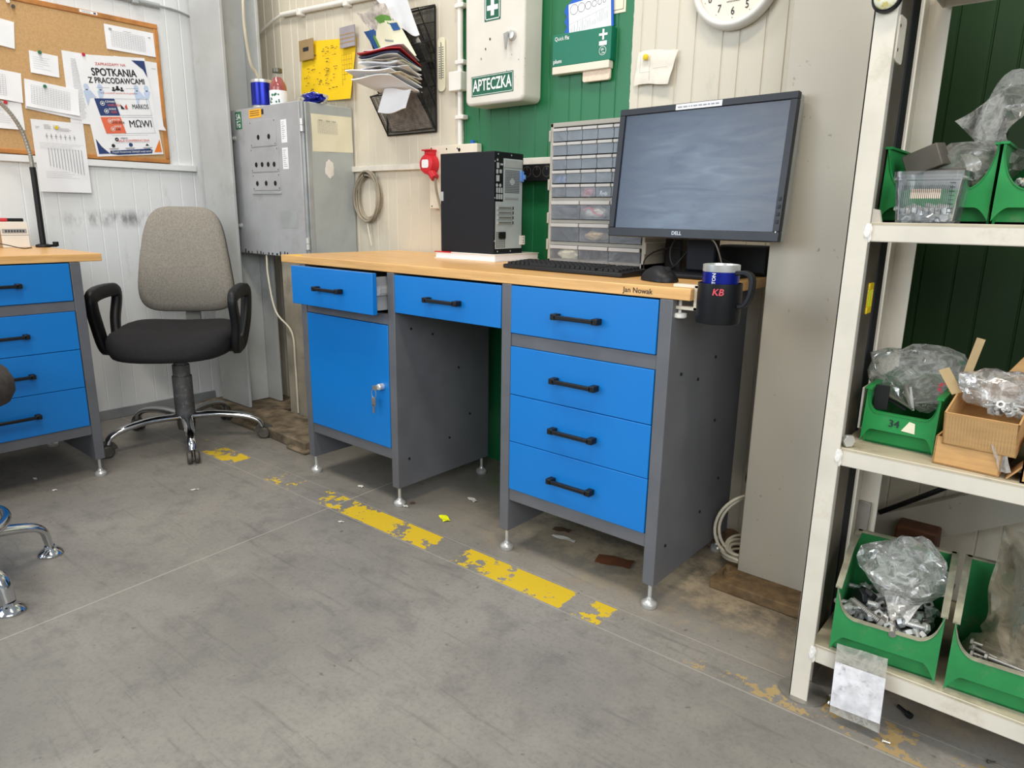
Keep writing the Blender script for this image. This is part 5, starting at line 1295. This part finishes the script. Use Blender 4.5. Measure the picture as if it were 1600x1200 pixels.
def bin_(label, m, w, d, h, mt='bin_green', group=None, mark=None, tab=None, lip=.42, corner=1., fillet=.045):
    """open-fronted stacking bin; local x width, y depth (front at 0); the front is cut out in a U"""
    t = thing('storage_bin', label, 'bin', m=m, group=group)
    th_, hf, hc = .004, h * lip, h * corner
    X = Matrix(((0, 0, 1, 0), (1, 0, 0, 0), (0, 1, 0, 0), (0, 0, 0, 1)))
    side = [(d * .08, 0), (d * .96, 0), (d, h), (d * .5, h), (.004, hc), (-.004, hf * .5), (d * .04, hf * .40)]
    b = B(); rim = B()
    for s in (-1, 1):
        a = s * w / 2; b.prism(side, min(a, a - s * th_), max(a, a - s * th_), m @ X)
        rim.rings([[m @ V((a + s * u, y, z + k)) for u, k in ((-.008, -.001), (.004, -.001), (.004, .003), (-.008, .003))] for y, z in ((.002, hc), (d * .5, h), (d + .003, h))])
    b.box(-w / 2, w / 2, d * .08, d * .96, 0, th_, m)
    b.add([m @ V(p) for p in ((-w / 2, d * .96, 0), (w / 2, d * .96, 0), (w / 2, d, h), (-w / 2, d, h), (-w / 2, d * .96 - th_, 0), (w / 2, d * .96 - th_, 0), (w / 2, d - th_, h), (-w / 2, d - th_, h))], [(0, 1, 2, 3), (7, 6, 5, 4), (3, 2, 6, 7), (0, 3, 7, 4), (1, 5, 6, 2), (0, 4, 5, 1)])
    rim.box(-w / 2, w / 2, d - .006, d + .004, h - .001, h + .003, m)
    b.box(-w / 2, w / 2, d * .08, d * .08 + th_, 0, hf * .62, m)
    b.box(-w / 2 + .002, w / 2 - .002, .004, d * .08 + .004, hf * .56, hf * .62, m)
    n = 40; xs = [-w / 2 + w * i / n for i in range(n + 1)]
    def up_(x):
        s = min(1., max(0., (abs(x) - (w / 2 - fillet)) / (fillet - .003))); return hf + (hc - hf) * (1 - math.sqrt(max(0., 1 - s * s)))
    arch = lambda x: hf * .50 - hf * .42 * max(0, (abs(x) / (w / 2) - .74) / .26) ** 1.7
    yf = lambda z: -.006 + .010 * z / h
    rows = [[m @ V((x, yf(arch(x)), arch(x))) for x in xs], [m @ V((x, yf(up_(x)), up_(x))) for x in xs], [m @ V((x, yf(up_(x)) + th_, up_(x))) for x in xs], [m @ V((x, yf(arch(x)) + th_, arch(x))) for x in xs]]
    o = len(b.v); k = n + 1
    for r in rows: b.v += r
    for i in range(n):
        for r in range(4): b.f.append((o + r * k + i, o + r * k + i + 1, o + ((r + 1) % 4) * k + i + 1, o + ((r + 1) % 4) * k + i))
    for i in (0, n): b.f.append(tuple(o + r * k + i for r in range(4)))
    rim.rings([[m @ V((x, yf(up_(x)) + u, up_(x) + q)) for u, q in ((-.002, 0), (.009, 0), (.009, .0025), (-.002, .0025))] for x in xs])
    body = b.build('body', mt, t)
    rim.build('rim', 'rim_dust' if 'dusty' in mt else mt, t)
    FT = m @ frame((0, yf(hf * .76) - .0004, hf * .76), (1, 0, 0), (0, .010, h))
    if mark:
        b = B().text(mark, .020, FT @ Matrix.Translation((-.008, 0, 0)), .0012, bold=.01); b.build('marker_lettering', 'ink_black', body, smooth=0)
    if tab:
        k = B().poly(tab[1:], FT, .001).build('label_patch', tab[0], body, smooth=0); k['label'] = 'pale paper label'
    return t
Tm = Matrix.Translation
bin_('green bin at the left end of the top visible shelf, behind the clear tub', Tm((2.158, .0, 1.0075)), .176, .27, .135, 'bin_green')
bin_('green bin with a white label, cut off by the right edge on the top shelf', Tm((2.338, -.01, 1.0075)), .172, .27, .135, 'bin_green', tab=('white_paper', (-.03, -.014), (.03, -.014), (.03, .016), (-.03, .016)))
bin_('small green bin numbered 34 on the middle shelf', Tm((2.163, -.035, .5775)) @ Matrix.Rotation(R(-3), 4, 'Z'), .128, .20, .118, 'bin_green', lip=.56, corner=.94, fillet=.022, mark='34', tab=('cream_paper', (.006, -.010), (.03, -.012), (.028, .008), (.018, .010)))
bin_('dusty green bin of bolts at the left of the bottom shelf', Tm((2.203, -.090, .1415)) @ Matrix.Rotation(R(5), 4, 'Z'), .188, .21, .190, 'bin_green_dusty', lip=.44, corner=.76, fillet=.04)
bin_('dusty green bin with a dirty bag, cut off by the right edge', Tm((2.408, -.082, .1415)) @ Matrix.Rotation(R(4), 4, 'Z'), .19, .22, .190, 'bin_green_dusty', lip=.44, corner=.76, fillet=.04)

# fasteners: one of each kind, then copies
def bolt_root(m, name, label, L=.045, r=.0045, mt='zinc', group=None):
    t = thing(name, label, 'bolt', m=m, group=group)
    hx = [(r * 2 * math.cos(PI / 3 * j), r * 2 * math.sin(PI / 3 * j)) for j in range(6)]
    B().prism(hx, 0, r * 1.3).build('head', mt, t, local=True, bevel=.0006, seg=1)
    b = B(); n = int(L / .0016)
    b.lathe([(r * (1 if i % 2 else .88), r * 1.3 + L * i / n) for i in range(n + 1)], Matrix(), 10); b.build('shank', mt, t, local=True)
    return t
def nut_root(m, name, label, r=.008, mt='zinc', group=None):
    t = thing(name, label, 'nut', m=m, group=group)
    hx = [(r * math.cos(PI / 3 * j), r * math.sin(PI / 3 * j)) for j in range(6)]; ci = [(r * .5 * math.cos(PI / 3 * j), r * .5 * math.sin(PI / 3 * j)) for j in range(6)]
    b = B().rings([[V((x, y, z)) for x, y in q] for q, z in ((ci, 0), (hx, 0), (hx, r * .85), (ci, r * .85))], False, False, closed=False)
    b.rings([[V((x, y, z)) for x, y in ci] for z in (0, r * .85)], False, False); b.build('hex_body', mt, t, local=True)
    return t
def pose(p, rnd, flat=.35):
    d = V((rnd.uniform(-1, 1), rnd.uniform(-1, 1), rnd.uniform(-flat, flat))).normalized()
    return Tm(V(p)) @ d.to_track_quat('Z', 'Y').to_matrix().to_4x4() @ Matrix.Rotation(rnd.uniform(0, 6), 4, 'Z')
def scatter(kind, n, box, sd, label, group, flat=.35, **kw):
    rnd = random.Random(sd); root = None
    for i in range(n):
        p = [rnd.uniform(a, b_) for a, b_ in box]
        if kind == 'bolt':
            m = pose(p, rnd, flat)
            if root is None: root = bolt_root(m, 'bolt', label, group=group, **kw)
            else: dup(root, m)
        else:
            m = pose(p, rnd, 1.)
            if root is None: root = nut_root(m, 'hex_nut', label, group=group, **kw)
            else: dup(root, m)
BX = (2.115, 2.282)
o = B().blob((2.196, .015, .165), (.078, .072, .055), 9, .10, 3, 4, .147).build('fastener_bed', 'steel_dark'); tag(o, 'mass of dark small fasteners at the bottom of the bolt bin', 'fasteners', kind='stuff')
scatter('bolt', 34, ((2.125, 2.268), (-.065, .07), (.205, .236)), 1, 'zinc bolt in the heap in the dusty green bin on the bottom shelf', 'bolts in the bolt bin', L=.042, r=.0058)
scatter('bolt', 8, ((2.17, 2.27), (-.065, .0), (.215, .236)), 2, 'long dull grey bolt in the front of the dusty bolt bin', 'long bolts in the bolt bin', L=.06, r=.0072, mt='steel_dull')
scatter('nut', 40, ((2.125, 2.272), (-.07, .06), (.215, .238)), 3, 'zinc hex nut in the heap in the dusty green bolt bin', 'nuts in the bolt bin', r=.0105)
for k, (x, y) in enumerate(((2.148, -.015), (2.136, -.04))):
    o = B().prism([(.019 * math.cos(PI / 4 * j), .019 * math.sin(PI / 4 * j)) for j in range(8)], 0, .012, pose((x, y, .246 + .004 * k), random.Random(k + 5), 1.)).build('end_plug', 'black_plastic', bevel=.002)
    tag(o, ('upper' if k == 0 else 'lower') + ' black plastic end plug lying on the bolts in the dusty bin', 'plug')
o = B().blob((2.205, .02, .312), (.074, .062, .062), 21, .34, 1.9, 3, None, 1.0).build('plastic_bag', 'bag_film', smooth=18); tag(o, 'crumpled clear plastic bag on the heap of bolts on the bottom shelf', 'bag')
o = B().sheet([(2.175, -.02, .272), (2.255, -.03, .276), (2.235, -.065, .245), (2.20, -.06, .242)], 8, 8, lambda u, v: (0, 0, .008 * math.sin(u * 7 + v * 3)), .0006).build('bag_corner', 'bag_film', smooth=30); tag(o, 'loose flap of clear film hanging over the bolts', 'film')
# right dirty bag with pins
b = B().blob((2.415, .02, .20), (.076, .07, .05), 31, .3, 2, 3, .15, .8); o = b.build('plastic_bag', 'bag_dirty', smooth=25); tag(o, 'dirty brown plastic bag lying in the bottom right bin', 'bag')
o = B().sheet([(2.352, .09, .435), (2.50, .07, .42), (2.52, -.03, .22), (2.345, .0, .235)], 26, 26, lambda u, v: (.016 * noise.noise(V((u * 3, v * 3, 1.))), .05 * noise.fractal(V((u * 3.2, v * 2.2, 4.)), 1, 2, 3) + .02 * math.sin(u * 7 + v * 2), .012 * noise.noise(V((u * 3, v * 3, 7.)))), .0015).build('plastic_bag', 'bag_dirty', smooth=40); tag(o, 'upright dirty sleeve of film rising from the bottom right bin', 'bag')
rnd = random.Random(8); root = None
for i in range(14):
    p = V((2.335 + rnd.uniform(0, .03), -.06 + i * .006, .20 + .010 * (i % 3))); m = Tm(p) @ V((1, rnd.uniform(-.3, .1), rnd.uniform(-.05, .1))).to_track_quat('Z', 'Y').to_matrix().to_4x4()
    if root is None: root = bolt_root(m, 'bolt', 'long dark bolt under the dirty film in the bottom right bin', .07, .004, 'steel_dull', 'long bolts under the dirty film')
    else: dup(root, m)
# zip bag hanging over the shelf edge
zb = thing('zip_bag', 'dirty clear zip bag hanging over the edge of the bottom shelf', 'bag', (2.17, -.11, .02))
b = B().sheet([(2.124, -.104, .168), (2.218, -.106, .176), (2.226, -.125, .022), (2.132, -.125, .022)], 12, 14, lambda u, v: (0, -.002 * math.sin(u * PI) * math.sin(v * PI) - .001 * math.sin(u * 9 + v * 5), 0), .0012); b.build('film', 'bag_haze', zb)
b = B().sheet([(2.127, -.1135, .132), (2.221, -.1155, .138), (2.225, -.1285, .045), (2.132, -.1285, .04)], 10, 10, lambda u, v: (0, -.003 * math.sin(u * PI) * math.sin(v * PI), 0), .0008); b.build('white_panel', 'zip_white', zb)
# middle shelf: small bin contents
o = B().blob((2.168, .085, .708), (.088, .055, .056), 41, .30, 1.7, 3, None, 1.0).build('plastic_bag', 'bag_film', smooth=16); big_bag = tag(o, 'big crumpled clear bag on the small bin numbered 34', 'bag')
o = B().blob((2.185, .065, .672), (.036, .03, .030), 44, .35, 2.2, 3, None, 1.0).build('plastic_bag', 'bag_haze', smooth=16); tag(o, 'smaller wrinkled bag under the big clear bag in bin 34', 'bag')
FG = frame((2.222, .022, .70), (.95, .1, 0), (0, 0, 1))
b = B()
for q in range(6): b.poly([(r_ * math.cos(a), r_ * math.sin(a)) for r_, a in ((.007, q * PI / 3), (.013, q * PI / 3), (.013, q * PI / 3 + .75), (.007, q * PI / 3 + .75))], FG)
o = b.build('recycling_mark', 'hot_pink', big_bag, smooth=0); o['label'] = 'red printed ring of arrows'
br = B().prism(rrect(2.108, 2.134, .645, .695, .003), .0, .004, frame((0, -.005, 0), (1, 0, 0), (0, 0, 1)) @ Matrix.Rotation(R(0), 4, 'Z')).build('bracket', 'black_matte', bevel=.001); tag(br, 'black metal bracket standing in the left of bin 34', 'bracket')
for k, (a, b2, w_, mt, lb) in enumerate((((2.108, .0, .690), (2.178, .0, .655), .012, 'cap_grey', 'pale flat metal strip lying across the front of bin 34'), ((2.112, .01, .675), (2.165, .005, .650), .010, 'black_matte', 'black flat strip under the pale strip in bin 34'), ((2.155, .01, .70), (2.175, -.002, .655), .006, 'steel_dull', 'short upright metal clip in the middle of bin 34'), ((2.178, .008, .666), (2.215, .012, .676), .006, 'steel_dull', 'thin metal clip at the right side of bin 34'), ((2.165, .012, .695), (2.178, -.002, .652), .004, 'zinc', 'small shiny pin beside the upright clip in bin 34'))):
    o = B().sweep([a, b2], [(-w_ / 2, -.0015), (w_ / 2, -.0015), (w_ / 2, .0015), (-w_ / 2, .0015)]).build('metal_strip', mt); tag(o, lb, 'metal strip')
o = B().prism(rrect(2.0855, 2.0895, .60, .685, .001), -.02, .04, frame((0, .03, 0), (1, 0, 0), (0, 0, 1))).build('plastic_offcut', 'wall_note_paper'); tag(o, 'pale flat offcut standing between the rack post and bin 34', 'offcut')
m = Tm((2.092, -.084, .590)) @ V((-.7, .6, 0)).to_track_quat('Z', 'Y').to_matrix().to_4x4()
bolt_root(m, 'bolt', 'big zinc bolt lying beside the rack post on the middle shelf', .03, .0065)
# cardboard boxes on the middle shelf
def open_box(label, m, w, d, h, mt='cardboard', flaps=True, cut=None):
    t = thing('cardboard_box', label, 'box', m=m); th_ = .003
    b = B().box(0, w, 0, th_, 0, h, m).box(0, w, d - th_, d, 0, h, m).box(0, th_, 0, d, 0, h, m).box(w - th_, w, 0, d, 0, h, m).box(0, w, 0, d, 0, th_, m)
    b.build('body', mt, t)
    if flaps:
        mf = m @ Tm((0, d * .5, h)) @ Matrix.Rotation(R(-28), 4, 'Y'); B().box(-.008, .010, -.0012, .0012, 0, .052, mf).build('torn_flap', 'cardboard_pale', t)
        mf = m @ Tm((0, d * .95, h)) @ Matrix.Rotation(R(12), 4, 'Y'); B().box(-.008, .006, -.0012, .0012, 0, .085, mf).build('torn_flap', 'cardboard_pale', t)
    return t
mA = Tm((2.232, -.072, .5778)) @ Matrix.Rotation(R(-4), 4, 'Z')
open_box('low open cardboard box at the front of the middle shelf', mA, .104, .17, .052, flaps=False)
mB = Tm((2.243, -.075, .618)) @ Matrix.Rotation(R(-4), 4, 'Z') @ Matrix.Rotation(R(17), 4, 'X') 
open_box('torn cardboard box of screws tilted on the low box, bag inside', mB, .112, .15, .066)
b = B()
for i in range(22): b.rect(.006 + i * .0047, .0068 + i * .0047, .006, .060, mB @ frame((0, 0, 0), (1, 0, 0), (0, 0, 1)), .0006)
o = b.build('corrugation', 'cardboard_pale', [x for x in bpy.data.objects if x.name.startswith('cardboard_box')][-1], smooth=0)
o = B().blob(mB @ V((.06, .09, .078)), (.058, .05, .036), 51, .28, 2, 3, None, 1.0).build('plastic_bag', 'bag_film', smooth=16); tag(o, 'clear bag bulging out of the torn cardboard box', 'bag')
pb = mB @ V((.085, .025, .072))
scatter('nut', 9, ((pb.x - .025, pb.x + .02), (pb.y - .008, pb.y + .02), (pb.z - .005, pb.z + .012)), 12, 'silver nut spilling from the bag in the torn cardboard box', 'nuts in the torn box', r=.0075)
scatter('bolt', 7, ((pb.x - .02, pb.x + .012), (pb.y, pb.y + .02), (pb.z, pb.z + .014)), 13, 'small silver bolt spilling from the bag in the torn box', 'bolts in the torn box', L=.018, r=.003)
o = B().sheet([(2.312, -.083, .648), (2.338, -.078, .632), (2.352, -.085, .592), (2.335, -.082, .588)], 8, 8, lambda u, v: (0, -.004 * math.sin(u * 6 + v * 4), 0), .0006).build('film_scrap', 'bag_haze'); tag(o, 'scrap of clear film hanging over the corner of the low box', 'film')
o = B().box(0, .12, 0, .004, 0, .045, Tm((2.31, .07, .735)) @ Matrix.Rotation(R(32), 4, 'Y') @ Matrix.Rotation(R(-25), 4, 'X')).build('cardboard_flap', 'cardboard', bevel=.001); tag(o, 'loose cardboard sheet propped at a slant behind the torn box', 'cardboard')
o = B().box(0, .003, 0, .05, 0, .06, Tm((2.345, -.08, .579)) @ Matrix.Rotation(R(38), 4, 'Y')).build('cardboard_flap', 'cardboard', bevel=.001); tag(o, 'small cardboard scrap leaning beside the low box on the shelf', 'cardboard')
open_box('cardboard box cut off by the right edge of the picture', Tm((2.366, -.085, .5778)), .12, .2, .075, flaps=False)
o = B().blob((2.40, .03, .70), (.06, .08, .05), 61, .3, 2, 3, None, 1.0).build('plastic_bag', 'bag_haze', smooth=18); tag(o, 'wrinkled clear bag in the cardboard box at the right edge', 'bag')
# top visible shelf: tub of screws, blocks and bags
tb = thing('clear_tub', 'clear plastic tub of screws standing on the top visible shelf edge', 'tub', (2.162, -.048, 1.008))
ol = lambda k, z: [V((2.162 + x * k, -.048 + y * k, z)) for x, y in rrect(-.046, .046, -.046, .046, .014)]
B().rings([ol(1, 1.0085), ol(1.0, 1.011), ol(1.14, 1.083), ol(1.12, 1.083), ol(.97, 1.012)], True, True).build('wall', 'tub_clear', tb)
B().rings([ol(1.14, 1.080), ol(1.2, 1.080), ol(1.2, 1.0945), ol(1.15, 1.0945), ol(1.14, 1.086)], False, False).build('rim', 'tub_clear', tb)
FTb = frame((2.162, -.0965, 1.045), (1, 0, 0), (0, -.085, 1))
b = B()
for i in range(26): b.rect(-.038 + i * .003, -.037 + i * .003, -.012 - .01 * (i % 3 == 0), .026, FTb, .001)
for i in range(8): b.rect(.034, .042, -.02 + i * .007, -.0185 + i * .007, FTb, .001)
b.build('printed_scale', 'print_frost', tb, smooth=0)
B().rect(-.024, .022, .004, .020, FTb, .0006).build('printed_label', 'plaster_paper', tb, smooth=0)
scatter('bolt', 26, ((2.128, 2.196), (-.085, -.015), (1.014, 1.034)), 15, 'small shiny screw inside the clear tub on the top shelf', 'screws in the clear tub', L=.02, r=.004)
scatter('nut', 16, ((2.126, 2.198), (-.086, -.012), (1.014, 1.036)), 16, 'small shiny nut inside the clear tub on the top shelf', 'nuts in the clear tub', r=.009)
o = B().box(-.032, .032, -.02, .02, -.021, .021, Tm((2.128, .045, 1.122)) @ Matrix.Rotation(R(-22), 4, 'Y') @ Matrix.Rotation(R(-12), 4, 'Z')).build('metal_block', 'block_grey', bevel=.002); tag(o, 'larger dark grey block tilted on top of the bin behind the tub', 'block')
o = B().box(-.04, .04, -.02, .02, -.018, .018, Tm((2.165, .06, 1.088)) @ Matrix.Rotation(R(8), 4, 'Z')).build('metal_block', 'block_grey', bevel=.002); tag(o, 'second dark block lying lower beneath the tilted block', 'block')
o = B().blob((2.195, .13, 1.115), (.08, .09, .042), 71, .3, 1.9, 3, None, 1.0).build('plastic_bag', 'bag_haze', smooth=16); tag(o, 'clear bag filling the bin behind the clear tub', 'bag')
b = B()
b.sweep(cr([(2.22, .14, 1.11), (2.215, .145, 1.16), (2.21, .15, 1.205), (2.225, .15, 1.235), (2.275, .14, 1.245), (2.33, .12, 1.235)], 6), [(-.034, -.004), (-.012, .010), (.012, -.010), (.034, .006), (.012, .004), (-.012, .020)], up=(0, 1, 0), scale=[1 + .35 * math.sin(i * .7) for i in range(31)])
o = b.build('plastic_bag', 'bag_film', smooth=30); tag(o, 'twisted neck of a clear bag standing up from the bin', 'bag')
o = B().sheet([(2.150, .14, 1.20), (2.225, .145, 1.25), (2.235, .15, 1.18), (2.195, .15, 1.155)], 10, 10, lambda u, v: (0, .01 * math.sin(u * 6 + v * 5), 0), .0008).build('film_flap', 'bag_film'); tag(o, 'pointed flap of clear film left of the twisted bag neck', 'film')
o = B().sheet([(2.186, .01, 1.128), (2.208, .0, 1.128), (2.222, -.01, 1.10), (2.20, -.005, 1.085)], 8, 8, lambda u, v: (.006 * math.sin(v * 3), .01 * math.sin(v * 3), 0), .0008).build('film_flap', 'bag_haze'); tag(o, 'curled strip of clear film above the tub rim', 'film')
o = B().blob((2.345, .10, 1.15), (.07, .08, .06), 77, .25, 1.8, 3, None, 1.0).build('plastic_bag', 'bag_haze', smooth=18); tag(o, 'clear bag in the bin at the right edge of the top shelf', 'bag')
o = B().box(-.03, .03, -.012, .012, -.012, .012, Tm((2.318, .02, 1.083)) @ Matrix.Rotation(R(-20), 4, 'Y')).build('wood_piece', 'cardboard_pale', bevel=.001); tag(o, 'small pale drilled wooden piece in the right bin', 'wood')
scatter('nut', 12, ((2.275, 2.32), (.005, .03), (1.065, 1.085)), 18, 'silver nut in the right-hand bin on the top shelf', 'nuts in the right top bin', r=.006)
o = B().prism([(0, 0), (.016, 0), (.010, .022), (0, .024)], 0, .012, frame((2.0755, -.06, 1.0075), (1, 0, 0), (0, 0, 1))).build('cardboard_scrap', 'wall_note_paper'); tag(o, 'small folded pale scrap in the corner of the top visible shelf', 'scrap')

# ------------------------------------------------------------------ floor clutter
lp_ = thing('cable_coil', 'coil of cream cable leaning on the floor behind the long workbench', 'cable', (1.70, .34, 0))
b = B(); rnd = random.Random(6)
for i in range(2):
    b.tube([(1.742 + .008 * i + .076 * math.cos(a), .405 + .012 * i + .07 * math.cos(a), .125 + (.102 - .004 * i) * math.sin(a)) for a in (2 * PI * j / 40 for j in range(40))], .0045, 8, True)
for i in range(6):
    r_ = .062 + .008 * i
    b.tube([(1.748 + r_ * .75 * math.cos(a), .40 + r_ * .8 * math.sin(a), .042 + .008 * (i % 4) + .006 * math.sin(2 * a + i)) for a in (2 * PI * j / 36 for j in range(36))], .0042, 8, True)
b.build('loops', 'cable_white', lp_)
cable('thin black cable hanging between bench and column on the right', [(1.735, .53, .46), (1.70, .53, .38), (1.69, .52, .30), (1.685, .50, .24), (1.70, .49, .21), (1.712, .49, .24), (1.70, .50, .262), (1.69, .49, .25)], .0035)
o = B().box(1.70, 1.74, .46, .50, .15, .215).build('adapter_plug', 'black_matte', bevel=.005); tag(o, 'black cable plug hanging behind the cream coil', 'plug')
o = B().blob((1.63, .50, .02), (.07, .05, .02), 81, .5, 3, 4, 0).build('dust_heap', 'bit_brown'); tag(o, 'dark dust and litter heap under the back right bench foot', 'litter', kind='stuff')
def scrap(label, x, y, w, h, rot, m, name='scrap', lift=.002, curl=.004):
    M_ = Tm((x, y, lift)) @ Matrix.Rotation(R(rot), 4, 'Z')
    o = B().sheet([M_ @ V(p) for p in ((-w / 2, h / 2, 0), (w / 2, h / 2 * .8, 0), (w / 2 * .9, -h / 2, 0), (-w / 2, -h / 2 * .9, 0))], 5, 4, lambda u, v: (0, 0, curl * (math.sin(u * PI * 1.2 + v * 2) ** 2)), .0008).build(name, m)
    return tag(o, label, 'scrap')
scrap('acid yellow sticker scrap on the floor in front of the knee hole', .838, .04, .052, .028, -25, 'acid_yellow', 'sticker')
scrap('white torn paper strip on the floor under the right drawers', 1.232, .19, .085, .018, 8, 'bit_white', 'paper_strip')
scrap('yellow-brown leaf-like scrap beside the white strip under the drawers', 1.19, .235, .06, .03, 20, 'bit_brown')
scrap('dark brown cardboard piece on the floor under the right drawers', 1.435, .165, .11, .06, 20, 'wood_dark', 'cardboard_piece')
scrap('small white scrap on the floor by the second bench foot', .665, .02, .02, .012, 10, 'bit_white')
scrap('small brown chip on the floor beside the second bench foot', .66, .055, .02, .014, 40, 'bit_brown')
scrap('white plastic bit on the floor inside the knee hole', .80, .22, .045, .02, -15, 'bit_white')
scrap('tiny white fleck on the bare floor in front of the yellow line', .60, -.21, .022, .006, 30, 'bit_white')
scrap('curved white fleck on the floor near the chair caster', -.03, -.40, .03, .006, 60, 'bit_white')
scrap('pale chip on the floor near the left bench foot', -.40, -.74, .018, .008, 50, 'bit_white')
scrap('white fleck on the floor under the left workbench', -.58, -.75, .022, .01, 0, 'bit_white')
scrap('pale chip on the floor under the cupboard door', .40, .03, .025, .015, 0, 'bit_white')
m = Tm((2.262, -.008, .008)) @ V((.75, -.5, 0)).to_track_quat('-Z', 'Y').to_matrix().to_4x4()
sc = thing('cap_screw', 'black cap screw lying on the floor below the rack', 'screw', m=m)
B().cyl((0, 0, 0), (0, 0, .010), .0068).build('head', 'black_plastic', sc, local=True); B().cyl((0, 0, .010), (0, 0, .034), .0038).build('shank', 'black_plastic', sc, local=True)
for k, (x, y, lb) in enumerate(((2.114, -.048, 'bigger zinc screw on the rack foot plate'), (2.118, -.075, 'zinc stub screw beside the rack foot'), (2.232, -.118, 'tiny zinc screw on the floor line below the zip bag'), (2.40, -.045, 'tiny dark screw on the floor at the right'))):
    m = Tm((x, y, .0075 if k < 2 else .004)) @ V((.6, -.5 + k * .3, 0)).to_track_quat('Z', 'Y').to_matrix().to_4x4()
    bolt_root(m, 'screw', lb, .012, .0028 if k < 2 else .002, 'zinc' if k < 3 else 'steel_dark')
bpy.context.view_layer.update()
